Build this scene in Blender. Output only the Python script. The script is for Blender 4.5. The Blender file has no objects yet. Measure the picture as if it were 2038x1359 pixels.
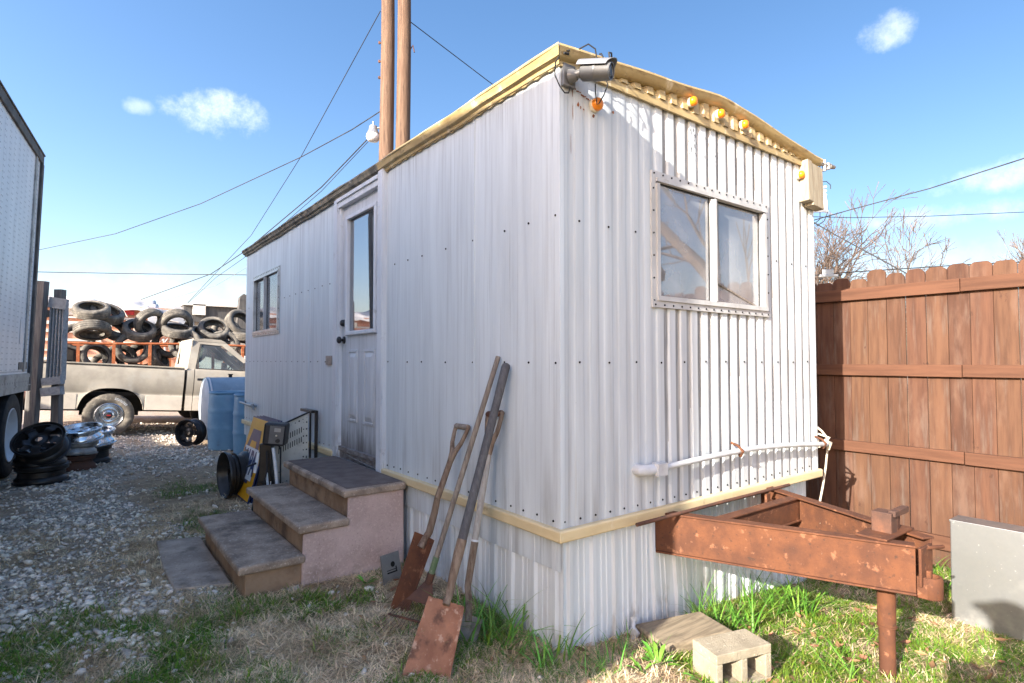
import bpy, math, random
import numpy as np
from mathutils import Vector, Matrix
R = math.radians
rnd = random.Random(7)
scn = bpy.context.scene
COL = scn.collection

# ------------------------------------------------------------------ camera, sky, sun, exposure
# world axes: x runs along the trailer's end wall, y along its long side, origin = near bottom corner of the trailer
CAM = Vector((-1.766, -1.968, 1.32)); YAW = R(37.1); PITCH = R(1.93); FOC = 1143.0 / 2038.0
cd = bpy.data.cameras.new('camera'); cam = bpy.data.objects.new('camera', cd); COL.objects.link(cam)
cam.location = CAM; cam.rotation_euler = (R(90) + PITCH, 0, -YAW)
cd.sensor_width = 36; cd.lens = 36 * FOC; cd.clip_start = 0.05; cd.clip_end = 2000
scn.camera = cam
SUN_AZ, SUN_EL = R(14.0), R(22.0)                    # light travels along (cos az, sin az)
sl = bpy.data.lights.new('sun', 'SUN'); sun = bpy.data.objects.new('sun', sl); COL.objects.link(sun)
sl.energy = 4.9; sl.angle = R(0.5); sl.color = (1.0, 0.94, 0.84)
sd = Vector((math.cos(SUN_AZ) * math.cos(SUN_EL), math.sin(SUN_AZ) * math.cos(SUN_EL), -math.sin(SUN_EL)))
sun.rotation_euler = sd.to_track_quat('-Z', 'Y').to_euler(); sun.location = (-20, -5, 12)
scn.view_settings.view_transform = 'Standard'; scn.view_settings.look = 'None'
scn.view_settings.exposure = 1.58; scn.view_settings.gamma = 1
world = bpy.data.worlds.new('World'); scn.world = world; world.use_nodes = True

def pix_dir(px, py):                                  # pixel of the photograph -> world direction
    x = (px - 1019) / 1143.0; y = -(py - 679.5) / 1143.0
    c, s = math.cos(PITCH), math.sin(PITCH)
    v = Vector((x, c - s * y, s + c * y))
    return Matrix.Rotation(-YAW, 3, 'Z') @ v
def at_depth(px, py, dep):                            # point at a given distance in front of the camera
    f = Vector((math.sin(YAW), math.cos(YAW), 0)); d = pix_dir(px, py)
    return CAM + d * (dep / d.dot(f))

def build_world():
    nt = world.node_tree; N = nt.nodes; Lk = nt.links; N.clear()
    out = N.new('ShaderNodeOutputWorld'); bg = N.new('ShaderNodeBackground'); bg.inputs[1].default_value = 0.15
    sky = N.new('ShaderNodeTexSky'); sky.sky_type = 'NISHITA'; sky.sun_disc = False
    sky.sun_elevation = SUN_EL; sky.sun_rotation = math.atan2(-sd.x, -sd.y)
    sky.air_density = 1.0; sky.dust_density = 2.0; sky.ozone_density = 1.6; sky.altitude = 100
    tc = N.new('ShaderNodeTexCoord')
    hs = N.new('ShaderNodeHueSaturation'); hs.inputs['Saturation'].default_value = 1.24; Lk.new(sky.outputs[0], hs.inputs['Color'])
    tn = N.new('ShaderNodeMix'); tn.data_type = 'RGBA'; tn.blend_type = 'MULTIPLY'; tn.inputs[0].default_value = 1; tn.inputs[7].default_value = (1.03, .925, .93, 1); Lk.new(hs.outputs[0], tn.inputs[6]); 
    # clearer, deeper blue air away from the sun
    aw = N.new('ShaderNodeVectorMath'); aw.operation = 'DOT_PRODUCT'; aw.inputs[1].default_value = (math.cos(SUN_AZ), math.sin(SUN_AZ), 0); Lk.new(tc.outputs['Generated'], aw.inputs[0])
    ar = N.new('ShaderNodeMapRange'); ar.interpolation_type = 'SMOOTHSTEP'; ar.inputs[1].default_value = -.1; ar.inputs[2].default_value = .95; ar.inputs[3].default_value = 1.0; ar.inputs[4].default_value = .60; Lk.new(aw.outputs['Value'], ar.inputs[0])
    a2 = N.new('ShaderNodeMapRange'); a2.interpolation_type = 'SMOOTHSTEP'; a2.inputs[1].default_value = -1.0; a2.inputs[2].default_value = -.05; a2.inputs[3].default_value = 1.3; a2.inputs[4].default_value = 1.0; Lk.new(aw.outputs['Value'], a2.inputs[0])   # unseen sun-side sky brightened to lift the shade
    ap = N.new('ShaderNodeMath'); ap.operation = 'MULTIPLY'; Lk.new(ar.outputs[0], ap.inputs[0]); Lk.new(a2.outputs[0], ap.inputs[1])
    tm = N.new('ShaderNodeVectorMath'); tm.operation = 'SCALE'; Lk.new(tn.outputs[2], tm.inputs[0]); Lk.new(ap.outputs[0], tm.inputs['Scale']); last = tm.outputs[0]
    # a few small fair-weather clouds, each an ellipse of directions broken up by noise
    noi = N.new('ShaderNodeTexNoise'); noi.inputs['Scale'].default_value = 15; noi.inputs['Detail'].default_value = 7; noi.inputs['Roughness'].default_value = .68
    Lk.new(tc.outputs['Generated'], noi.inputs['Vector'])
    acc = None
    for (px, py, wx, wy, amt) in ((425, 228, .062, .028, .72), (280, 212, .018, .010, .3), (1762, 58, .034, .022, .5), (1900, 428, .12, .016, .4), (2030, 345, .08, .02, .5), (240, 585, .7, .05, .2), (1950, 505, .3, .03, .2)):
        d = pix_dir(px, py).normalized()
        rt = Vector((d.y, -d.x, 0)).normalized(); up = rt.cross(d)
        dots = []
        for ax, w in ((rt, wx), (up, wy)):
            vm = N.new('ShaderNodeVectorMath'); vm.operation = 'DOT_PRODUCT'; vm.inputs[1].default_value = ax / w
            Lk.new(tc.outputs['Generated'], vm.inputs[0])
            sq = N.new('ShaderNodeMath'); sq.operation = 'MULTIPLY'; Lk.new(vm.outputs['Value'], sq.inputs[0]); Lk.new(vm.outputs['Value'], sq.inputs[1]); dots.append(sq)
        ad = N.new('ShaderNodeMath'); ad.operation = 'ADD'; Lk.new(dots[0].outputs[0], ad.inputs[0]); Lk.new(dots[1].outputs[0], ad.inputs[1])
        fr = N.new('ShaderNodeVectorMath'); fr.operation = 'DOT_PRODUCT'; fr.inputs[1].default_value = d; Lk.new(tc.outputs['Generated'], fr.inputs[0])
        gt = N.new('ShaderNodeMath'); gt.operation = 'GREATER_THAN'; gt.inputs[1].default_value = 0; Lk.new(fr.outputs['Value'], gt.inputs[0])
        # 1 - r2 + (noise-.5)*k
        nm = N.new('ShaderNodeMath'); nm.operation = 'MULTIPLY_ADD'; nm.inputs[1].default_value = 5.5; nm.inputs[2].default_value = -2.5; Lk.new(noi.outputs[0], nm.inputs[0])
        sb = N.new('ShaderNodeMath'); sb.operation = 'SUBTRACT'; Lk.new(nm.outputs[0], sb.inputs[0]); Lk.new(ad.outputs[0], sb.inputs[1])
        mr = N.new('ShaderNodeMapRange'); mr.interpolation_type = 'SMOOTHSTEP'; mr.inputs[1].default_value = -1.2; mr.inputs[2].default_value = 1.6; mr.inputs[4].default_value = amt
        Lk.new(sb.outputs[0], mr.inputs[0])
        ml = N.new('ShaderNodeMath'); ml.operation = 'MULTIPLY'; Lk.new(mr.outputs[0], ml.inputs[0]); Lk.new(gt.outputs[0], ml.inputs[1])
        if acc is None: acc = ml.outputs[0]
        else:
            mx = N.new('ShaderNodeMath'); mx.operation = 'MAXIMUM'; Lk.new(acc, mx.inputs[0]); Lk.new(ml.outputs[0], mx.inputs[1]); acc = mx.outputs[0]
    mix = N.new('ShaderNodeMix'); mix.data_type = 'RGBA'; mix.inputs[7].default_value = (4.6, 4.7, 4.9, 1)
    Lk.new(acc, mix.inputs[0]); Lk.new(last, mix.inputs[6])
    Lk.new(mix.outputs[2], bg.inputs[0]); Lk.new(bg.outputs[0], out.inputs[0])
build_world()

# ------------------------------------------------------------------ materials
MATS = {}
def pmat(name, c1, c2=None, scale=6, detail=6, stretch=(1, 1, 1), rough=.6, rough2=None, metal=0, bump=0, bscale=None, bstretch=None,
         spots=(), island=0, lohi=(.35, .65), spec=.5, trans=0, sheen=0, random_hue=0):
    """base noise blend of two colours, noise-thresholded patches, optional per-piece tint and bump"""
    m = bpy.data.materials.new(name); m.use_nodes = True; MATS[name] = m
    nt = m.node_tree; N = nt.nodes; Lk = nt.links
    b = N['Principled BSDF']; tc = N.new('ShaderNodeTexCoord')
    b.inputs['Roughness'].default_value = rough; b.inputs['Metallic'].default_value = metal
    b.inputs['Specular IOR Level'].default_value = spec
    def noise(sc, st, det=detail, rg=.6):
        mp = N.new('ShaderNodeMapping'); mp.inputs['Scale'].default_value = st; Lk.new(tc.outputs['Object'], mp.inputs[0])
        n = N.new('ShaderNodeTexNoise'); n.inputs['Scale'].default_value = sc; n.inputs['Detail'].default_value = det; n.inputs['Roughness'].default_value = rg
        Lk.new(mp.outputs[0], n.inputs['Vector']); return n.outputs[0]
    def mapr(s, lo, hi, a=0, bb=1):
        r = N.new('ShaderNodeMapRange'); r.inputs[1].default_value = lo; r.inputs[2].default_value = hi; r.inputs[3].default_value = a; r.inputs[4].default_value = bb
        r.interpolation_type = 'SMOOTHSTEP'; Lk.new(s, r.inputs[0]); return r.outputs[0]
    def mix(f, a, bb):
        x = N.new('ShaderNodeMix'); x.data_type = 'RGBA'; Lk.new(f, x.inputs[0])
        for i, v in ((6, a), (7, bb)):
            if isinstance(v, tuple): x.inputs[i].default_value = (*v, 1)
            else: Lk.new(v, x.inputs[i])
        return x.outputs[2]
    base = noise(scale, stretch)
    col = mix(mapr(base, *lohi), c1, c2 or c1)
    if rough2 is not None: Lk.new(mapr(base, *lohi, rough, rough2), b.inputs['Roughness'])
    if island:
        g = N.new('ShaderNodeNewGeometry'); h = N.new('ShaderNodeHueSaturation'); Lk.new(col, h.inputs['Color'])
        Lk.new(mapr(g.outputs['Random Per Island'], 0, 1, 1 - island, 1 + island), h.inputs['Value'])
        if random_hue:
            mm = N.new('ShaderNodeMath'); mm.operation = 'MULTIPLY'; mm.inputs[1].default_value = 7.31; Lk.new(g.outputs['Random Per Island'], mm.inputs[0])
            ff = N.new('ShaderNodeMath'); ff.operation = 'FRACT'; Lk.new(mm.outputs[0], ff.inputs[0])
            Lk.new(mapr(ff.outputs[0], 0, 1, .5 - random_hue, .5 + random_hue), h.inputs['Hue'])
        col = h.outputs[0]
    for s in spots:                                     # (colour, scale, lo, hi, amount, stretch[, (z_at_1, z_at_0)])
        f = mapr(noise(s[1], s[5] if len(s) > 5 else (1, 1, 1)), s[2], s[3], 0, s[4])
        if len(s) > 6:
            sep = N.new('ShaderNodeSeparateXYZ'); Lk.new(tc.outputs['Object'], sep.inputs[0])
            z = mapr(sep.outputs[2], s[6][1], s[6][0])
            mu = N.new('ShaderNodeMath'); mu.operation = 'MULTIPLY'; Lk.new(f, mu.inputs[0]); Lk.new(z, mu.inputs[1]); f = mu.outputs[0]
        col = mix(f, col, s[0])
    Lk.new(col, b.inputs['Base Color'])
    if bump:
        bp = N.new('ShaderNodeBump'); bp.inputs['Strength'].default_value = bump; bp.inputs['Distance'].default_value = .01
        Lk.new(noise(bscale or scale * 3, bstretch or stretch, 8, .7), bp.inputs['Height']); Lk.new(bp.outputs[0], b.inputs['Normal'])
    if trans:
        b.inputs['Subsurface Weight'].default_value = 0
    return m

def glass_mat(name, tint, refl=.35, dust=.15, dustcol=(.6, .62, .64)):
    """thin window glass: see-through, mirror-like at a slant, a film of dust"""
    m = bpy.data.materials.new(name); m.use_nodes = True; MATS[name] = m
    nt = m.node_tree; N = nt.nodes; Lk = nt.links; N.clear()
    o = N.new('ShaderNodeOutputMaterial'); t = N.new('ShaderNodeBsdfTransparent'); t.inputs[0].default_value = (*tint, 1)
    g = N.new('ShaderNodeBsdfGlossy'); g.inputs['Roughness'].default_value = .015; g.inputs[0].default_value = (.95, .96, 1, 1)
    lw = N.new('ShaderNodeLayerWeight'); lw.inputs[0].default_value = refl
    m1 = N.new('ShaderNodeMixShader'); Lk.new(lw.outputs['Fresnel'], m1.inputs[0]); Lk.new(t.outputs[0], m1.inputs[1]); Lk.new(g.outputs[0], m1.inputs[2])
    d = N.new('ShaderNodeBsdfDiffuse'); d.inputs[0].default_value = (*dustcol, 1)
    tc = N.new('ShaderNodeTexCoord'); n = N.new('ShaderNodeTexNoise'); n.inputs['Scale'].default_value = 3; n.inputs['Detail'].default_value = 6; Lk.new(tc.outputs['Object'], n.inputs['Vector'])
    r = N.new('ShaderNodeMapRange'); r.inputs[1].default_value = .3; r.inputs[2].default_value = .75; r.inputs[3].default_value = dust * .5; r.inputs[4].default_value = dust * 1.5; Lk.new(n.outputs[0], r.inputs[0])
    m2 = N.new('ShaderNodeMixShader'); Lk.new(r.outputs[0], m2.inputs[0]); Lk.new(m1.outputs[0], m2.inputs[1]); Lk.new(d.outputs[0], m2.inputs[2])
    Lk.new(m2.outputs[0], o.inputs[0]); return m

ST = (9, 9, .25)                                          # vertical streaks
pmat('siding', (.665, .715, .735), (.585, .63, .65), 3, 8, (3, 3, .25), .38, .5, spots=(
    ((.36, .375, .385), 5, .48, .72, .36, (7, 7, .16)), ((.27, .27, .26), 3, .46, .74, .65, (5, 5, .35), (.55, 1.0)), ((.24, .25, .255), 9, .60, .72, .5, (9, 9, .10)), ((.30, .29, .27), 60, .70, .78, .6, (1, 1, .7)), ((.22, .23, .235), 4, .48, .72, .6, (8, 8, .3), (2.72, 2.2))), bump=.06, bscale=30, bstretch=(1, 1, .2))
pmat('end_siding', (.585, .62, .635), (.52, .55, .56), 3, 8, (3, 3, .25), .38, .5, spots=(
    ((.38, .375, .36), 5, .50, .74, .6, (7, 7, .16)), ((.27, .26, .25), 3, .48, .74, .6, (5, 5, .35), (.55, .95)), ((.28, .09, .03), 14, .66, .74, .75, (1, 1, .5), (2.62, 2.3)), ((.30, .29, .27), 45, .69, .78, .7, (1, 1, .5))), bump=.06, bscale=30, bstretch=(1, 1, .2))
pmat('groove_shade', (.36, .355, .345), (.22, .215, .21), 5, 8, (5, 5, .3), .6, spots=(((.62, .62, .61), 6, .52, .72, .7, (5, 5, .25)),))  # shadow in the grooves between the ribs, put into the colour
pmat('rust_stain', (.30, .11, .04), (.16, .06, .03), 30, 8, rough=.9)
pmat('skirt_metal', (.68, .715, .73), (.59, .62, .63), 4, 8, (6, 6, .3), .35, .5, spots=(
    ((.38, .38, .37), 6, .52, .78, .5, (6, 6, .2)), ((.26, .22, .17), 8, .45, .75, .8, (3, 3, 1), (-.02, .22))))
pmat('white_frame', (.70, .72, .74), (.60, .62, .65), 5, 6, (3, 3, .4), .45, spots=(((.32, .30, .28), 12, .60, .75, .5), ((.22, .19, .17), 5, .4, .7, .8, (3, 3, 1), (.5, .85))))
pmat('door_paint', (.60, .62, .64), (.52, .54, .56), 4, 7, (5, 5, .3), .5, spots=(((.10, .09, .085), 5, .30, .66, .9, (3, 4, .5), (.60, 1.02)), ((.36, .36, .36), 7, .5, .75, .5, (4, 4, .3)), ((.11, .10, .095), 3, .2, .5, .8, (4, 4, .5), (.55, .8))), bump=.05, bscale=40)
pmat('threshold_metal', (.19, .16, .15), (.34, .32, .31), 14, 7, (1, 1, 3), .5, metal=.4, bump=.3, bscale=30)
pmat('cream_trim', (.72, .58, .34), (.64, .50, .28), 4, 7, (1, 1, 3), .5, spots=(((.24, .17, .09), 8, .62, .76, .6), ((.80, .72, .55), 9, .6, .75, .5, (2, 2, 1))), bump=.05)
pmat('yellow_trim', (.50, .38, .18), (.38, .275, .12), 4, 7, (1, 1, 3), .45, spots=(((.24, .15, .06), 7, .60, .76, .6, (1, 1, 1)), ((.72, .63, .45), 6, .56, .70, .7, (2, 2, 1)), ((.17, .11, .055), 11, .55, .70, .75, (1, 1, 4))), bump=.05)
pmat('weathered_trim', (.30, .27, .20), (.10, .095, .08), 9, 8, (1, 1, 1), .75, spots=(((.55, .54, .48), 14, .55, .7, .7),), bump=.25)
pmat('aluminium', (.55, .56, .57), (.42, .42, .42), 9, 6, (1, 1, 1), .4, metal=.7, spots=(((.25, .20, .15), 16, .60, .72, .6),))
pmat('white_alu', (.52, .52, .51), (.43, .425, .41), 8, 6, (1, 1, .5), .4, spots=(((.30, .26, .22), 18, .62, .75, .55),))
pmat('black_rubber', (.012, .012, .013), (.03, .03, .03), 12, 5, rough=.7)
pmat('black_metal', (.016, .015, .015), (.034, .03, .028), 9, 5, rough=.35, metal=.3, spots=(((.09, .05, .03), 14, .66, .76, .5),))
pmat('black_plastic', (.012, .012, .015), (.02, .02, .024), 9, 5, rough=.42)
pmat('amber_lens', (.95, .30, .01), (.80, .22, .008), 9, 4, rough=.3, spots=(((.45, .18, .04), 14, .62, .75, .4),))
pmat('cream_plastic', (.72, .64, .50), (.60, .52, .38), 9, rough=.5)
pmat('grey_enamel', (.15, .15, .15), (.11, .11, .11), 8, rough=.38, spots=(((.5, .5, .48), 30, .68, .76, .5),))
pmat('silver_hood', (.26, .265, .28), (.21, .215, .22), 8, rough=.45, metal=.3)
pmat('rust', (.142, .055, .026), (.090, .037, .021), 9, 9, rough=.85, spots=(((.075, .034, .022), 5, .52, .70, .7), ((.05, .03, .022), 38, .60, .68, .7), ((.29, .13, .07), 22, .58, .70, .7), ((.36, .28, .21), 40, .69, .77, .7)), bump=.25, bscale=60, spec=.25)
pmat('rust_dark', (.13, .062, .040), (.075, .042, .032), 9, 9, rough=.8, spots=(((.25, .10, .045), 12, .56, .72, .6),), bump=.2, bscale=60, spec=.25)
pmat('rust_blade', (.40, .19, .115), (.28, .125, .075), 8, 9, rough=.75, spots=(((.10, .055, .040), 10, .52, .66, .8), ((.60, .40, .29), 26, .55, .66, .75)), bump=.5, bscale=45, spec=.3)
pmat('weathered_wood', (.30, .25, .20), (.17, .135, .11), 10, 8, (6, 6, .5), .85, spots=(((.42, .38, .33), 20, .56, .70, .6, (4, 4, .4)), ((.07, .05, .04), 18, .62, .72, .7, (5, 5, .4))), bump=.3, bscale=30, bstretch=(6, 6, .4))
pmat('grey_handle', (.10, .095, .095), (.065, .060, .062), 14, 8, (5, 5, .6), .7, spots=(((.17, .16, .155), 20, .56, .7, .6, (4, 4, .4)),), bump=.2, bscale=30, bstretch=(6, 6, .4))
pmat('pale_handle', (.46, .42, .37), (.34, .30, .26), 14, 8, (5, 5, .5), .75, bump=.2, bscale=30, bstretch=(6, 6, .4))
pmat('bark_wood', (.165, .105, .068), (.28, .205, .145), 12, 8, (4, 4, .5), .8, spots=(((.09, .045, .025), 14, .52, .66, .8, (3, 3, .5)),), bump=.3, bscale=30, bstretch=(4, 4, .5))
pmat('green_paint', (.10, .16, .075), (.16, .20, .12), 20, rough=.6, spots=(((.3, .28, .22), 30, .58, .7, .7),))
pmat('concrete_tread', (.46, .345, .255), (.27, .20, .15), 7, 9, rough=.9, spots=(((.62, .52, .42), 70, .56, .66, .7), ((.09, .07, .055), 4, .50, .70, .75), ((.10, .08, .06), 90, .60, .68, .7), ((.30, .27, .22), 5, .6, .75, .4)), bump=.45, bscale=70, spec=.2)
pmat('dark_mat_tread', (.125, .092, .078), (.18, .138, .115), 9, 9, rough=.8, spots=(((.13, .11, .10), 4, .58, .75, .5),), bump=.3, bscale=90, spec=.3)
pmat('stucco_mauve', (.66, .49, .44), (.55, .395, .35), 5, 9, rough=.9, spots=(((.20, .15, .10), 4, .50, .72, .75, (1, 1, 1), (.0, .25)), ((.74, .58, .52), 70, .54, .64, .6), ((.34, .22, .19), 90, .58, .66, .6), ((.30, .20, .16), 5, .58, .74, .6, (1, 1, .4), (.50, .20))), bump=.9, bscale=60, spec=.2)
pmat('riser_dirt', (.25, .16, .10), (.38, .255, .165), 6, 9, rough=.95, spots=(((.08, .06, .05), 5, .5, .7, .7), ((.32, .27, .20), 9, .58, .72, .5)), bump=.5, bscale=50, spec=.2)
pmat('slab_concrete', (.52, .41, .32), (.37, .285, .22), 6, 9, rough=.95, spots=(((.64, .56, .47), 60, .58, .68, .6), ((.14, .11, .08), 5, .52, .7, .7), ((.12, .10, .08), 80, .60, .68, .7)), bump=.5, bscale=60, spec=.2)
pmat('fence_wood', (.098, .047, .027), (.064, .029, .017), 4, 9, (7, 5, .45), .75, island=.17, random_hue=.004, spots=(((.13, .052, .028), 7, .55, .78, .45, (5, 4, .3)), ((.155, .094, .067), 3, .50, .72, .6, (2, 2, .6)), ((.13, .098, .08), 4, .52, .72, .55, (5, 5, .5), (1.75, 2.05)), ((.075, .055, .042), 5, .45, .7, .7, (4, 4, .8), (-.20, .12)), ((.06, .028, .017), 6.5, .655, .70, .9, (1, 1.6, 1))), bump=.15, bscale=26, bstretch=(7, 7, .4), spec=.25)
pmat('fence_rail_wood', (.112, .050, .028), (.078, .034, .019), 4, 9, (7, .45, 7), .75, island=.1, spots=(((.14, .055, .03), 8, .56, .76, .6, (6, .3, 6)),), bump=.15, bscale=26, bstretch=(7, .4, 7), spec=.25)
pmat('galvanised', (.36, .365, .36), (.24, .245, .245), 4, 8, rough=.34, rough2=.46, metal=.78, bump=.03, bscale=20, spots=(((.85, .84, .80), 45, .66, .72, .85), ((.60, .59, .56), 3, .52, .75, .8), ((.78, .78, .76), 24, .72, .76, .7, (1, .3, 2))))
pmat('cinder', (.42, .36, .26), (.33, .28, .20), 9, 9, rough=.95, spots=(((.62, .55, .42), 60, .58, .66, .6), ((.25, .19, .13), 7, .58, .72, .6)), bump=.9, bscale=110, spec=.15)
pmat('timber_block', (.33, .26, .17), (.20, .155, .10), 8, 9, (.6, 6, 6), .85, spots=(((.10, .07, .05), 7, .56, .7, .8),), bump=.3)
pmat('pvc', (.56, .57, .58), (.46, .465, .47), 9, 6, rough=.4, spots=(((.36, .32, .28), 12, .60, .74, .6),))
pmat('raw_wood', (.36, .31, .22), (.27, .22, .15), 9, 8, (6, 6, .6), .8, spots=(((.24, .17, .10), 14, .6, .7, .6, (4, 4, .5)),), bump=.2)
pmat('barrel_blue', (.18, .34, .47), (.14, .28, .41), 4, 5, rough=.42, spots=(((.20, .32, .45), 5, .58, .75, .5, (1, 1, .5)), ((.16, .14, .12), 8, .6, .75, .6, (1, 1, 1), (.0, .25))))
pmat('tank_blue', (.20, .29, .36), (.16, .24, .30), 4, 6, rough=.5, spots=(((.35, .40, .43), 6, .56, .72, .5),))
pmat('tank_end', (.40, .45, .50), (.32, .37, .42), 4, 6, rough=.5)
pmat('tyre', (.16, .145, .122), (.085, .078, .068), 7, 8, rough=.85, spots=(((.30, .27, .22), 5, .48, .70, .8), ((.38, .345, .285), 12, .58, .72, .6)), bump=.15, bscale=40, spec=.25)
pmat('tyre_black', (.016, .016, .018), (.03, .03, .03), 7, 6, rough=.75, spots=(((.08, .07, .06), 7, .56, .75, .5),), spec=.3)
pmat('tyre_mud', (.17, .148, .12), (.085, .075, .064), 9, 8, rough=.9, spots=(((.38, .33, .26), 9, .46, .68, .85),), bump=.2, bscale=40, spec=.2)
pmat('chrome', (.78, .78, .78), (.62, .62, .62), 8, 5, rough=.13, rough2=.3, metal=1, spots=(((.16, .12, .09), 16, .62, .72, .7),))
pmat('dull_steel', (.38, .36, .33), (.25, .22, .19), 9, 7, rough=.45, metal=.7, spots=(((.16, .10, .06), 10, .54, .7, .7),))
pmat('rim_white', (.76, .76, .75), (.66, .66, .65), 5, 6, rough=.45, spots=(((.30, .28, .26), 9, .62, .76, .4),))
pmat('truck_primer', (.45, .40, .32), (.345, .305, .245), 3, 9, rough=.55, spots=(((.43, .41, .36), 2.4, .54, .72, .7), ((.24, .20, .16), 5, .58, .74, .5, (1, 1, 1)), ((.23, .10, .05), 16, .72, .78, .8)), bump=.02)
pmat('truck_lower', (.68, .60, .49), (.57, .50, .41), 3, 9, rough=.5, spots=(((.25, .22, .17), 6, .58, .74, .5, (1, 1, .6)), ((.60, .57, .50), 9, .62, .74, .5)))
pmat('dark_under', (.012, .011, .010), (.03, .025, .02), 5, 6, rough=.9)
pmat('seat_cloth', (.36, .38, .37), (.28, .30, .29), 6, rough=.9)
pmat('semi_white', (.80, .81, .82), (.72, .73, .74), 2, 7, (2, 2, .3), .42, spots=(((.40, .42, .43), 4, .52, .75, .5, (4, 4, .2)),), bump=.02)
pmat('semi_rail', (.42, .42, .41), (.30, .30, .29), 4, 8, rough=.6, metal=.3, spots=(((.14, .13, .12), 5, .5, .7, .8), ((.56, .56, .54), 12, .6, .72, .5)))
pmat('semi_dark', (.10, .092, .085), (.045, .042, .04), 5, 8, rough=.7, spots=(((.26, .25, .24), 7, .56, .74, .6),))
pmat('rivet', (.20, .21, .22), (.14, .14, .15), 9, rough=.5, metal=.5)
pmat('old_lumber', (.22, .195, .175), (.135, .12, .108), 7, 8, (6, 6, .4), .9, spots=(((.32, .29, .26), 12, .56, .7, .6, (5, 5, .3)), ((.06, .05, .045), 9, .6, .72, .6, (5, 5, .4))), bump=.25, bscale=25, bstretch=(6, 6, .4))
pmat('old_lumber_pale', (.40, .40, .40), (.30, .30, .30), 7, 8, (4, 4, 4), .9, spots=(((.16, .15, .14), 9, .6, .72, .6),), bump=.2)
pmat('pole_wood', (.095, .052, .031), (.145, .090, .058), 6, 9, (5, 5, .3), .85, spots=(((.055, .030, .018), 9, .52, .64, .85, (4, 4, .22)), ((.22, .145, .098), 12, .56, .68, .7, (4, 4, .25)), ((.06, .03, .02), 30, .70, .75, .8)), bump=.4, bscale=26, bstretch=(5, 5, .3))
pmat('wire_black', (.014, .014, .016), rough=.7)
pmat('wire_grey', (.10, .10, .105), rough=.6)
pmat('lamp_bowl', (.62, .64, .68), (.5, .5, .52), 9, rough=.15)
pmat('lamp_metal', (.35, .36, .37), (.26, .27, .28), 9, rough=.4, metal=.6)
pmat('orange_rack', (.42, .12, .035), (.30, .085, .03), 9, 8, rough=.7, spots=(((.50, .26, .12), 14, .56, .7, .7), ((.10, .05, .03), 16, .62, .72, .7)))
pmat('brick_paint', (.50, .22, .13), (.60, .32, .22), 2.5, 8, rough=.9, spots=(((.70, .52, .42), 3.5, .54, .72, .7), ((.24, .11, .07), 6, .62, .74, .6)), bump=.3)
pmat('white_board', (.68, .65, .60), (.56, .52, .47), 3, 7, (.6, 2, 3), .7, spots=(((.30, .24, .20), 5, .6, .74, .6),))
pmat('tarp_pale', (.66, .63, .60), (.50, .47, .45), 2, 8, rough=.5, spots=(((.32, .29, .27), 3, .58, .74, .6),), bump=.3, bscale=5)
pmat('tarp_grey', (.22, .225, .24), (.30, .31, .33), 2, 8, rough=.5, bump=.3, bscale=5)
pmat('fascia_dark', (.085, .083, .08), (.055, .053, .052), 4, 8, (6, 6, .3), .7, spots=(((.24, .21, .16), 7, .58, .74, .6, (8, 8, .2)),))
pmat('bark', (.23, .175, .135), (.15, .11, .085), 6, 8, (3, 3, .6), .9, bump=.3)
pmat('twig', (.16, .12, .10), (.11, .085, .07), 6, rough=.9)
pmat('sign_yellow', (.80, .40, .015), (.72, .34, .012), 5, 5, rough=.4, spots=(((.45, .25, .06), 9, .62, .75, .5),))
pmat('sign_blue', (.020, .035, .115), (.028, .045, .13), 5, rough=.4)
pmat('coat_dark', (.05, .055, .07), (.035, .04, .05), 6, rough=.9)
pmat('red_mark', (.45, .02, .015), (.35, .02, .015), 8, rough=.5)
pmat('sign_white', (.76, .77, .78), (.68, .69, .70), 5, rough=.4)
pmat('perf_metal', (.66, .62, .54), (.55, .52, .45), 5, 7, rough=.5, spots=(((.26, .24, .21), 7, .56, .74, .5),))
pmat('hole_black', (.006, .006, .006), rough=.95)
pmat('blind_white', (.84, .84, .82), (.78, .78, .76), 5, 5, rough=.6)
pmat('interior', (.52, .51, .48), (.44, .43, .40), 3, rough=.8)
pmat('cord_cream', (.60, .53, .42), (.50, .43, .34), 9, rough=.7)
pmat('cobble_wall', (.34, .33, .31), (.26, .25, .24), 3, 8, rough=.9, bump=.3)
pmat('stone', (.80, .70, .58), (.50, .43, .35), 14, 5, rough=.9, island=.42, random_hue=.015, bump=.3, bscale=60, spec=.25)
pmat('dry_grass', (.84, .66, .42), (.52, .37, .21), 5, rough=.85, island=.42, random_hue=.012, spec=.15)
pmat('green_grass', (.095, .20, .014), (.15, .215, .025), 5, rough=.6, island=.4, random_hue=.03, spec=.2)
pmat('tuft_green', (.14, .30, .034), (.10, .23, .028), 3, rough=.45, island=.3, random_hue=.02, spec=.35)
pmat('leaf_brown', (.34, .185, .095), (.22, .115, .06), 9, rough=.75, island=.35, random_hue=.015, spec=.2)
glass_mat('window_glass', (.90, .93, .95), .68, .15)
glass_mat('dusty_glass', (.92, .94, .94), .62, .26, (.80, .80, .80))
glass_mat('door_glass', (.42, .50, .56), .80, .08)
glass_mat('truck_glass', (.60, .70, .70), .30, .10)

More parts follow.
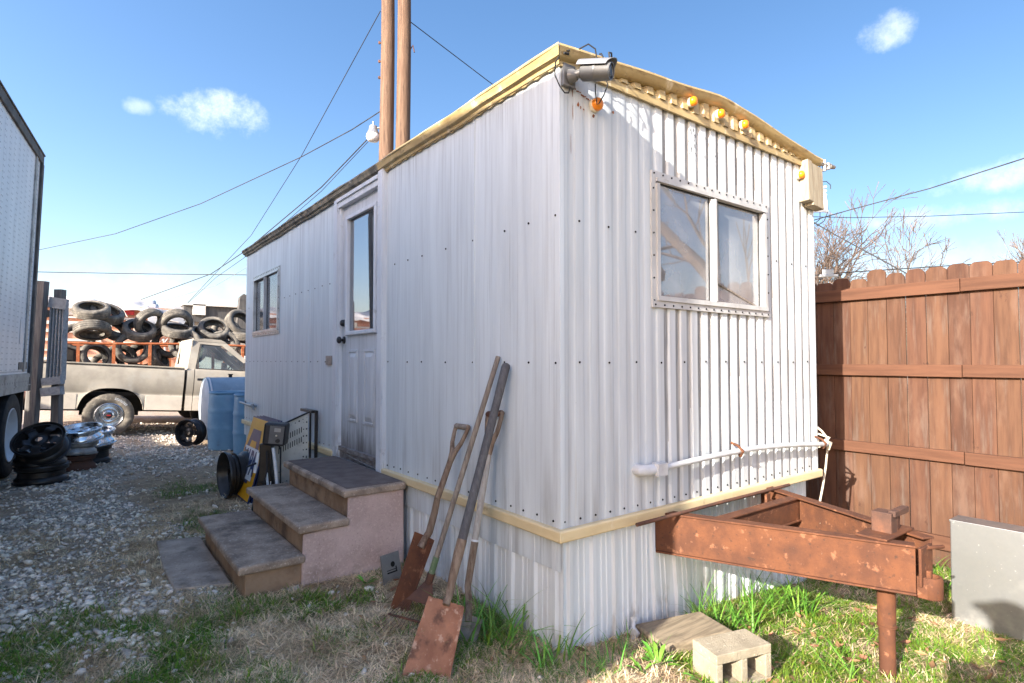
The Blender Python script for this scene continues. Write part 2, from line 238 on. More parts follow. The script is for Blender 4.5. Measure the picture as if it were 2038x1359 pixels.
def ground_mat():
    m = bpy.data.materials.new('ground_dirt'); m.use_nodes = True; MATS['ground_dirt'] = m
    nt = m.node_tree; N = nt.nodes; Lk = nt.links; b = N['Principled BSDF']; b.inputs['Roughness'].default_value = .95; b.inputs['Specular IOR Level'].default_value = .12
    tc = N.new('ShaderNodeTexCoord')
    def noise(sc, det=8, rg=.65):
        n = N.new('ShaderNodeTexNoise'); n.inputs['Scale'].default_value = sc; n.inputs['Detail'].default_value = det; n.inputs['Roughness'].default_value = rg
        Lk.new(tc.outputs['Object'], n.inputs['Vector']); return n.outputs[0]
    def mapr(s, lo, hi):
        r = N.new('ShaderNodeMapRange'); r.inputs[1].default_value = lo; r.inputs[2].default_value = hi; r.interpolation_type = 'SMOOTHSTEP'; Lk.new(s, r.inputs[0]); return r.outputs[0]
    def mix(f, a, bb):
        x = N.new('ShaderNodeMix'); x.data_type = 'RGBA'; Lk.new(f, x.inputs[0])
        for i, v in ((6, a), (7, bb)):
            if isinstance(v, tuple): x.inputs[i].default_value = (*v, 1)
            else: Lk.new(v, x.inputs[i])
        return x.outputs[2]
    soil = mix(mapr(noise(9), .35, .65), (.26, .175, .105), (.46, .325, .20))
    soil = mix(mapr(noise(55), .52, .68), soil, (.56, .43, .28))
    grav = mix(mapr(noise(40), .38, .62), (.32, .25, .19), (.60, .51, .42))
    vo = N.new('ShaderNodeTexVoronoi'); vo.inputs['Scale'].default_value = 42; Lk.new(tc.outputs['Object'], vo.inputs['Vector'])
    sp = N.new('ShaderNodeSeparateColor'); Lk.new(vo.outputs['Color'], sp.inputs[0])
    grav = mix(mapr(sp.outputs[0], .45, .95), grav, (.62, .54, .45))
    at = N.new('ShaderNodeAttribute'); at.attribute_name = 'gravel'
    gr = N.new('ShaderNodeAttribute'); gr.attribute_name = 'green'
    col = mix(at.outputs['Fac'], soil, grav)
    col = mix(gr.outputs['Fac'], col, (.070, .095, .028))
    Lk.new(col, b.inputs['Base Color'])
    bp = N.new('ShaderNodeBump'); bp.inputs['Strength'].default_value = .8; bp.inputs['Distance'].default_value = .02
    Lk.new(noise(60, 8, .7), bp.inputs['Height']); Lk.new(bp.outputs[0], b.inputs['Normal'])
    return m
ground_mat()

# ------------------------------------------------------------------ mesh helpers
class MB:
    def __init__(s): s.v = []; s.f = []; s.m = []; s.cur = 0
    def mat(s, i): s.cur = i; return s
    def add(s, vs, fs):
        o = len(s.v); s.v += [tuple(p) for p in vs]
        for f in fs: s.f.append(tuple(i + o for i in f)); s.m.append(s.cur)
        return s
    def box(s, x0, x1, y0, y1, z0, z1, M=None):
        vs = [Vector((x, y, z)) for z in (z0, z1) for y in (y0, y1) for x in (x0, x1)]
        if M is not None: vs = [M @ v for v in vs]
        return s.add(vs, [(0, 2, 3, 1), (4, 5, 7, 6), (0, 1, 5, 4), (1, 3, 7, 5), (3, 2, 6, 7), (2, 0, 4, 6)])
    def bar(s, a, b, w, h, up=(0, 0, 1)):
        a = Vector(a); b = Vector(b); d = (b - a); L = d.length; d.normalize(); up = Vector(up)
        if abs(d.dot(up)) > .98: up = Vector((0, 1, 0))
        sx = d.cross(up).normalized(); sz = sx.cross(d)
        M = Matrix((( *sx, 0), (*d, 0), (*sz, 0), (0, 0, 0, 1))).transposed(); M = Matrix.Translation(a) @ M
        return s.box(-w / 2, w / 2, 0, L, -h / 2, h / 2, M)
    def tube(s, pts, r, n=8, caps=True):
        pts = [Vector(p) for p in pts]; rs = r if isinstance(r, (list, tuple)) else [r] * len(pts)
        t0 = (pts[1] - pts[0]).normalized(); ref = Vector((0, 0, 1)) if abs(t0.z) < .9 else Vector((1, 0, 0))
        nx = t0.cross(ref).normalized(); vs = []; fs = []
        for i, p in enumerate(pts):
            a = pts[max(0, i - 1)]; b = pts[min(len(pts) - 1, i + 1)]; t = (b - a)
            t = t.normalized() if t.length > 1e-9 else t0
            nx = (nx - t * nx.dot(t)); nx = nx.normalized() if nx.length > 1e-6 else t.orthogonal().normalized()
            ny = t.cross(nx)
            for k in range(n):
                an = 2 * math.pi * k / n; vs.append(p + (nx * math.cos(an) + ny * math.sin(an)) * rs[i])
        for i in range(len(pts) - 1):
            for k in range(n): fs.append((i * n + k, i * n + (k + 1) % n, (i + 1) * n + (k + 1) % n, (i + 1) * n + k))
        if caps: fs += [tuple(range(n - 1, -1, -1)), tuple(range((len(pts) - 1) * n, len(pts) * n))]
        return s.add(vs, fs)
    def lathe(s, prof, n=32, M=None, closed=False, rf=None):
        """profile of (radius, height) turned about +z (then placed by M)"""
        vs = []; fs = []; P = len(prof)
        for k in range(n):
            an = 2 * math.pi * k / n; c, q = math.cos(an), math.sin(an)
            for i, (r, h) in enumerate(prof):
                rr = r + (rf(k, i) if rf else 0); v = Vector((rr * c, rr * q, h)); vs.append(M @ v if M is not None else v)
        for k in range(n):
            k2 = (k + 1) % n
            for i in range(P if closed else P - 1):
                j = (i + 1) % P; fs.append((k * P + i, k2 * P + i, k2 * P + j, k * P + j))
        return s.add(vs, fs)
    def prism(s, poly, axis, a, b, M=None):
        """2-D outline pushed along an axis from a to b"""
        def mk(p, t):
            v = {'x': (t, p[0], p[1]), 'y': (p[0], t, p[1]), 'z': (p[0], p[1], t)}[axis]; v = Vector(v); return M @ v if M is not None else v
        n = len(poly); vs = [mk(p, a) for p in poly] + [mk(p, b) for p in poly]
        fs = [tuple(range(n)), tuple(range(2 * n - 1, n - 1, -1))] + [((i + 1) % n, i, n + i, n + (i + 1) % n) for i in range(n)]
        return s.add(vs, fs)
    def ball(s, c, r, n=10, m=6, M=None):
        vs = []; fs = []; c = Vector(c); r = Vector(r) if not isinstance(r, (int, float)) else Vector((r, r, r))
        for i in range(m + 1):
            th = math.pi * i / m
            for k in range(n):
                an = 2 * math.pi * k / n; v = c + Vector((r.x * math.sin(th) * math.cos(an), r.y * math.sin(th) * math.sin(an), r.z * math.cos(th))); vs.append(M @ v if M is not None else v)
        for i in range(m):
            for k in range(n): fs.append((i * n + k, (i + 1) * n + k, (i + 1) * n + (k + 1) % n, i * n + (k + 1) % n))
        return s.add(vs, fs)
    def build(s, name, mats, parent=None, smooth=35, bevel=0, seg=2, fix=True):
        me = bpy.data.meshes.new(name); me.from_pydata(s.v, [], s.f)
        if isinstance(mats, str): mats = [mats]
        for q in mats: me.materials.append(MATS[q])
        if len(mats) > 1: me.polygons.foreach_set('material_index', s.m)
        if fix:
            import bmesh
            bm = bmesh.new(); bm.from_mesh(me); bmesh.ops.recalc_face_normals(bm, faces=bm.faces); bm.to_mesh(me); bm.free()
        if smooth: me.shade_smooth(); me.set_sharp_from_angle(angle=R(smooth))
        me.validate()
        o = bpy.data.objects.new(name, me); COL.objects.link(o)
        if parent: o.parent = parent
        if bevel:
            bv = o.modifiers.new('bevel', 'BEVEL'); bv.width = bevel; bv.segments = seg; bv.limit_method = 'ANGLE'; bv.angle_limit = R(40)
            bv.use_clamp_overlap = True
        return o
def tag(o, label, cat, group=None, kind=None):
    if label: o['label'] = label
    if cat: o['category'] = cat
    if group: o['group'] = group
    if kind: o['kind'] = kind
    return o
def thing(name, label, cat, loc=(0, 0, 0), rot=(0, 0, 0), group=None):
    o = bpy.data.objects.new(name, None); COL.objects.link(o); o.location = loc; o.rotation_euler = rot; o.empty_display_size = .1
    return tag(o, label, cat, group)
def dup(root, loc, rot, label, scale=None):
    r = root.copy(); COL.objects.link(r); r.location = loc; r.rotation_euler = rot; r['label'] = label
    if scale: r.scale = scale
    for ch in list(root.children):
        c = ch.copy(); COL.objects.link(c); c.parent = r
        for g in list(ch.children):
            d = g.copy(); COL.objects.link(d); d.parent = c
    return r
def rot_to(d, up=None):                                   # matrix that turns +z to direction d
    return Vector(d).to_track_quat('Z', 'Y').to_matrix().to_4x4()

# value noise for placing things
def _h(ix, iy, s):
    n = np.sin(ix * 127.1 + iy * 311.7 + s * 74.7) * 43758.5453; return n - np.floor(n)
def vnoise(x, y, s=0):
    ix = np.floor(x); iy = np.floor(y); fx = x - ix; fy = y - iy; fx = fx * fx * (3 - 2 * fx); fy = fy * fy * (3 - 2 * fy)
    a = _h(ix, iy, s); b = _h(ix + 1, iy, s); c = _h(ix, iy + 1, s); d = _h(ix + 1, iy + 1, s)
    return (a * (1 - fx) + b * fx) * (1 - fy) + (c * (1 - fx) + d * fx) * fy
def fbm(x, y, s=0, o=4):
    t = 0; a = .5
    for i in range(o): t = t + a * vnoise(x * 2 ** i, y * 2 ** i, s + i); a *= .5
    return t / (1 - .5 ** o)
def sm(x, a, b): t = np.clip((x - a) / (b - a), 0, 1); return t * t * (3 - 2 * t)
def gz(x, y):                                             # lie of the land: falls gently towards +x
    x = np.asarray(x, float); y = np.asarray(y, float)
    far = sm(y, 7.0, 9.3)
    near_z = -np.clip(.098 * x, 0, .225)
    far_z = -np.clip(.0646 * (x + 1.335), -.03, .30)
    return near_z * (1 - far) + far_z * far
def gzz(x, y): return float(gz(x, y))
def gravel_mask(x, y):
    n = fbm(x * 1.1, y * .8, 3); n2 = fbm(x * 3.2, y * 2.4, 9)
    a = sm(-x + (n - .5) * 1.3, 1.15, 1.6) * (.22 + .78 * sm(y + (n2 - .5) * 1.6, 1.1, 2.3))                      # the stony band by the box trailer
    strip = sm(np.abs(x + .95 - .06 * (y - 3) + (n2 - .5) * .5), .45, .12) * sm(y, 1.6, 2.4) * sm(-y, -5.3, -4.3)   # worn wheel path
    far = sm(y + (n - .5) * 2, 4.8, 6.2) * .85
    g = np.maximum(a * (1 - .72 * strip), far)
    g = g * (.30 + .70 * sm(n2, .40, .60)) * sm(-x, -.3, .2)
    g = np.maximum(g, .5 * sm(n2, .60, .70) * sm(-x, .35, .7) * sm(y, .9, 1.5))
    return np.clip(np.maximum(g, sm(y, 9, 11) * .6), 0, 1)
def green_mask(x, y):
    n = fbm(x * 2.1 + 5, y * 2.1, 21); n2 = fbm(x * .9, y * .9 + 7, 31)
    fore = sm(-y, -2.2, -1.2) * sm(x, -2.7, -2.2)
    base = sm(-x, -.05, .0) * sm(x, -.75, -.25) * sm(-y, -1.55, -1.1)
    mid = sm(-np.abs(x + .72), -.5, -.2) * sm(-np.abs(y - 4.0), -1.6, -.9) * .75
    right = sm(x - .55 - y * 0, .1, .5) * sm(-y, -.05, .05)
    rr = right * (.40 + .60 * sm(n, .36, .56))
    g = np.maximum(np.maximum(fore * sm(n, .40, .56), base * sm(n, .40, .56)), np.maximum(mid * sm(n, .45, .6), rr))
    return np.clip(g, 0, 1)

# ------------------------------------------------------------------ ground sheet
def build_ground():
    def axis(lo, hi, a, b, st):
        mid = list(np.arange(a, b + 1e-6, st)); L = []; R_ = []; d = st; p = a
        while p > lo: d *= 1.35; p -= d; L.append(max(p, lo))
        d = st; p = b
        while p < hi: d *= 1.35; p += d; R_.append(min(p, hi))
        return np.array(L[::-1] + mid + R_)
    xs = axis(-160, 220, -3.4, 4.0, .045); ys = axis(-60, 260, -2.0, 8.0, .05)
    X, Y = np.meshgrid(xs, ys, indexing='ij')
    Z = gz(X, Y); near = sm(-np.hypot(X + 1, Y - 2), -14, -8)
    Z = Z + near * ((fbm(X * 2, Y * 2, 41) - .5) * .035 + (fbm(X * 11, Y * 11, 43, 3) - .5) * .022) - near * .004
    # keep it just under the slab and steps
    n0, n1 = X.shape; vs = np.stack([X, Y, Z], -1).reshape(-1, 3)
    i = np.arange(n0 * n1).reshape(n0, n1); fs = np.stack([i[:-1, :-1], i[1:, :-1], i[1:, 1:], i[:-1, 1:]], -1).reshape(-1, 4)
    me = bpy.data.meshes.new('ground'); me.from_pydata(vs.tolist(), [], fs.tolist()); me.materials.append(MATS['ground_dirt']); me.shade_smooth()
    for nm, fn in (('gravel', gravel_mask), ('green', green_mask)):
        a = me.attributes.new(nm, 'FLOAT', 'POINT'); vals = fn(vs[:, 0], vs[:, 1]).astype(np.float32)
        if nm == 'green': vals = vals * .6
        a.data.foreach_set('value', vals)
    o = bpy.data.objects.new('ground', me); COL.objects.link(o); tag(o, 'gravel and patchy grass ground of the yard', 'ground', None, 'structure')
build_ground()

# ------------------------------------------------------------------ the office trailer
W, LG, ZB, ZT = 2.44, 6.2, .545, 2.71
trailer = thing('office_trailer', 'white corrugated metal office trailer with yellow trim, side door and rusty tow frame', 'trailer')
def corr(t, pitch, depth):
    """0 at the crest, -depth in the groove"""
    f = (t / pitch) % 1.0
    for a, b, va, vb in ((0, .47, 0, 0), (.47, .58, 0, 1), (.58, .87, 1, 1), (.87, 1.0, 1, 0)):
        if a <= f <= b:
            u = (f - a) / (b - a); u = u * u * (3 - 2 * u); return -depth * (va + (vb - va) * u)
    return 0
def corr_wall(length, pitch, depth, z0, z1, holes, place, top=None, lam=()):
    ts = set(); k = 0
    while k * pitch < length:
        for f in (0, .24, .47, .50, .525, .55, .58, .72, .87, .91, .935, .96): ts.add(round(k * pitch + f * pitch, 5))
        k += 1
    ts = {t for t in ts if t < length} | {0, length}
    for h in holes: ts |= {h[0], h[1]}
    ts = sorted(ts); dep = depth if callable(depth) else (lambda t: depth); zs = sorted({z0, z1} | {round(z0 + .17 * k, 3) for k in range(1, 13) if z0 + .17 * k < z1 - .03} | {h[2] for h in holes} | {h[3] for h in holes})
    mb = MB(); vs = [place(t, corr(t, pitch, dep(t)) + .006 * (float(fbm(np.array(t * 1.4 + 3), np.array(z * 1.6), 71, 3)) - .5), z) for t in ts for z in zs]; fs = []; nz = len(zs)
    for i in range(len(ts) - 1):
        for j in range(nz - 1):
            a = (ts[i] + ts[i + 1]) / 2; b = (zs[j] + zs[j + 1]) / 2
            if any(h[0] < a < h[1] and h[2] < b < h[3] for h in holes): continue
            fs.append((i * nz + j, (i + 1) * nz + j, (i + 1) * nz + j + 1, i * nz + j + 1))
    return mb.add(vs, fs)
SW = (4.64, 5.76, 1.66, 2.34)                               # side window hole (y0 y1 z0 z1)
DR = (1.93, 2.80, .36, 2.62)                                # door hole
EW = (.68, 1.78, 1.64, 2.30)                                # end window hole (x0 x1 z0 z1)
def dots(mb, pts, nrm, r=.006):
    M0 = rot_to(nrm)
    for p in pts: mb.lathe([(r * .2, .005), (r * .8, .004), (r, 0.0)], 8, Matrix.Translation(Vector(p)) @ M0)
sw = corr_wall(LG, .1, .0009, ZB, ZT, [SW, DR], lambda t, d, z: (-d, t, z))
sw.mat(1)
pts = []
for z in (2.0, 1.313):
    y = .03
    while y < LG:
        if not (1.86 < y < 2.9) and not (z > 1.6 and 4.55 < y < 5.85): pts.append((-.0005, y, z + rnd.uniform(-.003, .003)))
        y += rnd.choice((.2, .2, .3)) if y < 1.9 else .2
y = .05
while y < LG:
    if not (1.86 < y < 2.9): pts.append((-.0005, y, .585 + rnd.uniform(-.004, .004)))
    y += .12 + rnd.uniform(-.02, .02)
dots(sw, pts, (-1, 0, 0), .0058)
sw.mat(0)
for y in (.0, .715, 3.6):                                    # sheet laps
    if y: sw.box(-.003, .001, y, y + .012, ZB + .01, ZT)
side = sw.build('side_wall', ['siding', 'hole_black'], trailer, 30, fix=False)
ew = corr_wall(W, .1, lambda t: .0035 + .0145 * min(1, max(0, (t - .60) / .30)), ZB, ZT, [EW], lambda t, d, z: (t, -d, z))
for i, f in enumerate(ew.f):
    if min(ew.v[k][1] for k in f) > .009: ew.m[i] = 2  # deep groove faces take the painted shadow colour
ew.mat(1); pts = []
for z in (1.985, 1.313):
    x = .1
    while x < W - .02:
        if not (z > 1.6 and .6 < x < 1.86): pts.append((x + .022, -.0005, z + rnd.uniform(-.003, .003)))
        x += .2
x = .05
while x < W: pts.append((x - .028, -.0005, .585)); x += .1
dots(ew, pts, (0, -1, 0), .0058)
endw = ew.build('end_wall', ['end_siding', 'hole_black', 'groove_shade'], trailer, 30, fix=False)
bw = MB().box(W - .002, W, .006, LG - .006, ZB, ZT + .0).box(.01, W - .01, LG - .004, LG, ZB, ZT)   # far walls
bw.build('back_wall', 'siding', trailer, 0)
fl = MB().box(.02, W - .01, .02, LG - .01, ZB, ZB + .04); fl.build('floor_deck', 'interior', trailer, 0)
inn = MB().box(.05, W - .02, 3.2, 3.23, ZB + .04, ZT - .02).box(.02, W - .01, .02, LG - .01, ZT - .03, ZT - .02); inn.build('partition', 'interior', trailer, 0)
# corner trim
ct = MB().prism([(-.004, -.004), (.022, -.004), (.022, -.001), (-.001, -.001), (-.001, .022), (-.004, .022)], 'z', ZB + .01, ZT)
ct.build('corner_trim', 'siding', trailer, 0); ct = MB()
ct.prism([(W + .004, -.004), (W - .03, -.004), (W - .03, .0), (W, .0), (W, .03), (W + .004, .03)], 'z', ZB + .01, ZT)
ct.build('corner_trim', 'siding', trailer, 0)
# roof
def zg(x):                                                   # roof line over the end wall
    t = abs(x - 1.26) / 1.3; return 2.737 + .125 * (1 - (t * t + .0016) ** .5)
rf = MB(); xs = [-.06 + i * (W + .12) / 24 for i in range(25)]; ysr = [-.05, 1.5, 3, 4.5, LG + .03]
vs = [(x, y, zg(x) + .018) for x in xs for y in ysr]; n = len(ysr)
rf.add(vs, [(i * n + j, (i + 1) * n + j, (i + 1) * n + j + 1, i * n + j + 1) for i in range(24) for j in range(n - 1)])
rf.build('roof', 'weathered_trim', trailer, 40)
# gutter profile: (out, z) swept along the eaves and up over the gable
GP = [(.003, -.048), (.020, -.048), (.024, -.032), (.030, -.030), (.044, -.024), (.052, .0), (.060, .014), (.056, .026), (.040, .028), (.003, .024)]
GPF = [(o, z if z > -.025 else -.028 - (z + .048) * -.15) for o, z in GP]; GPF[0] = (.003, -.030); GPF[1] = (.018, -.030); GPF[2] = (.024, -.026); GPF[3] = (.032, -.024); GPF[4] = (.044, -.018)
def sweep(mb, path, prof, cap=True):
    vs = []; fs = []; P = len(prof)
    for (px, py, pz, ox, oy) in path:
        for (o, z) in prof: vs.append((px + ox * o, py + oy * o, pz + z))
    for i in range(len(path) - 1):
        for k in range(P): fs.append((i * P + k, i * P + (k + 1) % P, (i + 1) * P + (k + 1) % P, (i + 1) * P + k))
    fs += [tuple(range(P)), tuple(range((len(path) - 1) * P, len(path) * P))]
    return mb.add(vs, fs)
def wob(t, a=.004): return a * math.sin(t * 5.1) + a * .6 * math.sin(t * 11.7 + 1)
gt = MB()
path = [(0, y, zg(0) + wob(y), -1, 0) for y in np.linspace(1.93, .0, 14)][:-1] + [(0, 0, zg(0), -1, -1)]
path += [(x, 0, zg(x) + wob(x, .003), 0, -1) for x in np.linspace(.1, W - .06, 34)] + [(W, 0, zg(W), 1, -1)]
path += [(W, y, zg(W), 1, 0) for y in (.3, 3, LG)]
sweep(gt, path[:14], GP); sweep(gt, [(0, 0, zg(0) - .002, -.9, -1)] + path[14:], GPF); gt.build('gutter', 'yellow_trim', trailer, 40)
g2 = MB(); sweep(g2, [(0, y, zg(0) + .012 * (y - 1.93) / 4.2 + wob(y), -1, 0) for y in np.linspace(LG + .03, 1.93, 30)], GP); g2.build('gutter', 'weathered_trim', trailer, 40)
# frieze under the gutter: straight lower strip and corrugated yellow gable
fz = MB(); fz.box(-.012, W + .006, -.018, -.004, 2.688, 2.735)
# side band with scalloped lower edge (bends over the ribs)
ys2 = np.linspace(.0, 1.86, 150); 
def band(mb, y0, y1, off, zlo, zhi):
    ys_ = np.linspace(y0, y1, int((y1 - y0) / .0125) + 1); vs = []; fs = []
    for y in ys_:
        lo = zlo + .006 * math.cos(2 * math.pi * y / .1) + wob(y, .003)
        vs += [(off - .010, y, lo), (off - .016, y, zhi), (off, y, zhi), (off, y, lo)]
    for i in range(len(ys_) - 1):
        for k in range(4): fs.append((i * 4 + k, i * 4 + (k + 1) % 4, i * 4 + 4 + (k + 1) % 4, i * 4 + 4 + k))
    mb.add(vs, fs)
band(fz, -.004, 1.88, -.003, 2.690, 2.725); fz.mat(1); band(fz, 2.9, LG, -.003, 2.698, 2.725); fz.mat(0)
ts = [k * .1 + f * .1 for k in range(25) for f in (0, .24, .47, .525, .58, .72, .87, .935)]; ts = [t for t in ts if t <= W]
vs = []; fs = []
for t in ts:
    d = corr(t, .1, .020); vs += [(t, -.006 - (.018 + d) * 1.1, 2.73), (t, -.006 - (.018 + d) * .9, max(2.732, zg(t) - .03))]
for i in range(len(ts) - 1): fs.append((2 * i, 2 * i + 2, 2 * i + 3, 2 * i + 1))
fz.add(vs, fs); fz.build('frieze', ['yellow_trim', 'weathered_trim'], trailer, 35)
# belt rail all round
bt = MB(); BP = [(.0, .500), (.026, .500), (.032, .506), (.032, .550), (.026, .556), (.0, .556)]
sweep(bt, [(0, 1.865, 0, -1, 0), (0, 1.0, .004, -1, 0), (0, 0, 0, -1, -1), (1.2, 0, 0, 0, -1), (W, 0, 0, 0, -1), (W + .015, 0, 0, 0, -1)], BP)
sweep(bt, [(0, LG + .02, .0, -1, 0), (0, 4, .006, -1, 0), (0, 2.87, 0, -1, 0)], BP)
bt.build('belt_rail', 'cream_trim', trailer, 30, bevel=.003)
# skirting: ribbed sheets from the belt to the ground
def skirt(length, place, seed, tilt=0.0, breaks=()):
    r = random.Random(seed); mb = MB(); prof = [(0, 0)]; t = 0.03
    while t < length - .06:
        prof += [(t, 0), (t + .008, .016), (t + .030, .016), (t + .038, 0)]
        u = t + .038
        for k in (1, 2): prof += [(u + .036 * k, 0), (u + .036 * k + .004, .004), (u + .036 * k + .012, .004), (u + .036 * k + .016, 0)]
        t += .150 + r.choice((0, 0, .03))
    prof.append((length, 0)); prof = [p for p in prof if p[0] <= length]
    vs = []
    for (t, o) in prof:
        for z in (-.36, .1, .505):
            vs.append(place(t + tilt * (z - .5), o + .006 * math.sin(t * 4 + z * 3) * (1 if z < .3 else .2), z))
    return mb.add(vs, [(3 * i + j, 3 * i + 3 + j, 3 * i + 4 + j, 3 * i + 1 + j) for i in range(len(prof) - 1) for j in (0, 1)])
for (y0, y1, sd_) in ((.0, 1.46, 1), (1.44, 3.9, 2), (3.88, LG, 3)):
    skirt(y1 - y0, lambda t, o, z, a=y0, k=sd_: (.016 - o + .004 * k - .004, a + t, z), sd_).build('skirting', 'skirt_metal', trailer, 30, fix=False)
for (x0, x1, sd_, tl) in ((.016, .62, 4, .0), (.60, .95, 5, -.07), (.955, W - .03, 6, .0)):
    skirt(x1 - x0, lambda t, o, z, a=x0, k=sd_: (a + t, .018 - o + (0 if k == 4 else .008 if k == 5 else .05), z), sd_, tl).build('skirting', 'skirt_metal', trailer, 30, fix=False)
# --- door
dj = MB()
dj.box(-.030, .02, 1.865, 1.962, .49, 2.725); dj.box(-.036, -.030, 1.872, 1.952, .49, 2.72)      # jamb boards
dj.box(-.022, .02, 2.782, 2.892, .47, 2.70); dj.box(-.028, -.022, 2.795, 2.88, .60, 2.695)
dj.box(-.026, .02, 1.962, 2.782, 2.615, 2.70); dj.box(-.040, -.02, 1.965, 2.80, 2.66, 2.69)
dj.box(-.012, .03, 1.962, 1.975, .47, 2.615).box(-.012, .03, 2.765, 2.782, .47, 2.615)
dj.build('door_frame', 'white_frame', trailer, 0, bevel=.003)
door = MB()
def panel_slab():
    # slab with a glass opening and two pressed panels
    x0 = .014
    ys_ = [1.977, 2.065, 2.615, 2.764]; 
    door.box(x0, .05, 1.977, 2.068, .61, 2.612).box(x0, .05, 2.612, 2.764, .61, 2.612)
    door.box(x0, .05, 2.068, 2.612, .61, 1.545).box(x0, .05, 2.068, 2.612, 2.50, 2.612)
    for (a, b) in ((2.09, 2.29), (2.42, 2.60)):
        z0, z1 = .83, 1.41
        # bead round a raised field
        for (p, q, r_, s_) in ((a, b, z0, z0 + .02), (a, b, z1 - .02, z1), (a, a + .018, z0 + .02, z1 - .02), (b - .018, b, z0 + .02, z1 - .02)): door.box(x0 - .009, x0 + .002, p, q, r_, s_)
        i = .045
        vs = [(x0, a + .02, z0 + .022), (x0, b - .02, z0 + .022), (x0, b - .02, z1 - .022), (x0, a + .02, z1 - .022), (x0 - .012, a + i, z0 + .06), (x0 - .012, b - i, z0 + .06), (x0 - .012, b - i, z1 - .06), (x0 - .012, a + i, z1 - .06)]
        door.add(vs, [(0, 1, 5, 4), (1, 2, 6, 5), (2, 3, 7, 6), (3, 0, 4, 7), (4, 5, 6, 7)])
panel_slab()
dr = door.build('door', 'door_paint', trailer, 0, bevel=.002)
gf = MB()
for (p, q, r_, s_) in ((2.045, 2.645, 1.530, 1.562), (2.045, 2.645, 2.485, 2.517), (2.045, 2.078, 1.562, 2.485), (2.612, 2.645, 1.562, 2.485)): gf.box(-.012, .016, p, q, r_, s_)
gf.build('glass_frame', 'white_frame', dr, 0, bevel=.005)
MB().box(.020, .024, 2.07, 2.62, 1.555, 2.49).build('pane', 'door_glass', dr, 0)
bl = MB(); z = 1.57
while z < 2.48:
    bl.box(-.010, .010, 2.075, 2.61, -.0006, .0006, Matrix.Translation((.055, 0, z)) @ Matrix.Rotation(R(50), 4, 'Y')); z += .021
bl.build('blind', 'blind_white', dr, 0)
kb = MB(); Mx = rot_to((-1, 0, 0))
kb.lathe([(.0, .062), (.018, .061), (.029, .052), (.030, .040), (.020, .030), (.012, .026), (.012, .012), (.030, .008), (.032, 0)], 20, Matrix.Translation((.014, 2.715, 1.494)) @ Mx)
kb.build('door_knob', 'black_plastic', dr, 50)
db = MB(); db.lathe([(.0, .034), (.020, .033), (.027, .024), (.030, 0)], 20, Matrix.Translation((.014, 2.715, 1.636)) @ Mx); db.build('deadbolt', 'black_plastic', dr, 50)
th = MB(); th.box(-.01, .05, 1.962, 2.782, .575, .612).box(.004, .05, 1.962, 2.782, .36, .575).box(-.006, .004, 1.97, 2.775, .40, .44).box(-.014, .0, 1.964, 2.78, .50, .515)
th.tube([(-.004, 2.6, .56), (-.010, 2.4, .545), (-.012, 2.15, .535), (-.006, 2.02, .53), (-.006, 2.0, .51), (-.010, 2.1, .50), (-.006, 2.6, .52)], .004, 6)
th.build('threshold', 'threshold_metal', trailer, 30, bevel=.003)
hp = MB(); hp.box(-.014, -.001, 2.915, 3.085, 1.285, 1.365).box(-.017, -.014, 2.925, 3.075, 1.29, 1.36)
for i in range(3): hp.box(-.0185, -.017, 2.945 + .04 * i, 2.963 + .04 * i, 1.305, 1.345)
hp.build('door_plate', 'galvanised', trailer, 0, bevel=.001)
# --- windows
def window(a0, a1, z0, z1, mid, along, out, name='window', dusty=True, blind=True):
    """sliding window; 'along' maps (t, o, z) to trailer space, o = distance out of the wall"""
    def bx(mb, t0, t1, o0, o1, q0, q1):
        p = along(t0, o0, q0); q = along(t1, o1, q1); mb.box(min(p[0], q[0]), max(p[0], q[0]), min(p[1], q[1]), max(p[1], q[1]), q0, q1)
    fr = MB(); e = .036
    bx(fr, a0 - e, a1 + e, -.012, .008, z1, z1 + e); bx(fr, a0 - e, a1 + e, -.012, .012, z0 - e, z0); bx(fr, a0 - e, a0, -.012, .008, z0, z1); bx(fr, a1, a1 + e, -.012, .008, z0, z1)
    bx(fr, a0, a1, -.05, .018, z1 - .020, z1); bx(fr, a0, a1, -.05, .022, z0, z0 + .026); bx(fr, a0, a0 + .024, -.05, .018, z0 + .026, z1 - .030); bx(fr, a1 - .030, a1, -.05, .018, z0 + .026, z1 - .030)
    fr.mat(1); ps = []
    t = a0 - e + .02
    while t < a1 + e:
        ps += [along(t, .0085, z1 + e * .6), along(t, .0125, z0 - e * .6)]; t += .075
    zz = z0
    while zz < z1: ps += [along(a0 - e * .6, .0085, zz), along(a1 + e * .6, .0085, zz)]; zz += .12
    dots(fr, ps, out, .0055)
    wf = fr.build(name, ['white_alu' if along is along_x else 'aluminium', 'hole_black'], trailer, 0)
    sf = MB(); bx(sf, mid - .022, mid + .030, -.045, .012, z0 + .026, z1 - .030); bx(sf, mid - .008, mid + .010, .012, .026, z0 + .026, z1 - .030)
    sf.build('sash_bar', 'white_alu', wf, 0, bevel=.002)
    for (t0, t1, o) in ((a0 + .024, mid - .022, -.012), (mid + .03, a1 - .03, -.026)):
        k_ = MB(); y_ = o - .006
        for (p, q, r_, s_) in ((t0, t1, z0 + .026, z0 + .032), (t0, t1, z1 - .026, z1 - .020), (t0, t0 + .006, z0 + .032, z1 - .026), (t1 - .006, t1, z0 + .032, z1 - .026)): bx(k_, p, q, o + .003, o + .008, r_, s_)
        k_.build('gasket', 'black_rubber', wf, 0)
        g_ = MB(); bx(g_, t0, t1, o, o + .003, z0 + .026, z1 - .030); g_.build('pane', 'dusty_glass' if dusty else 'window_glass', wf, 0)
    return wf, bx
along_x = lambda t, o, z: (t, -o, z)
along_y = lambda t, o, z: (-o, t, z)
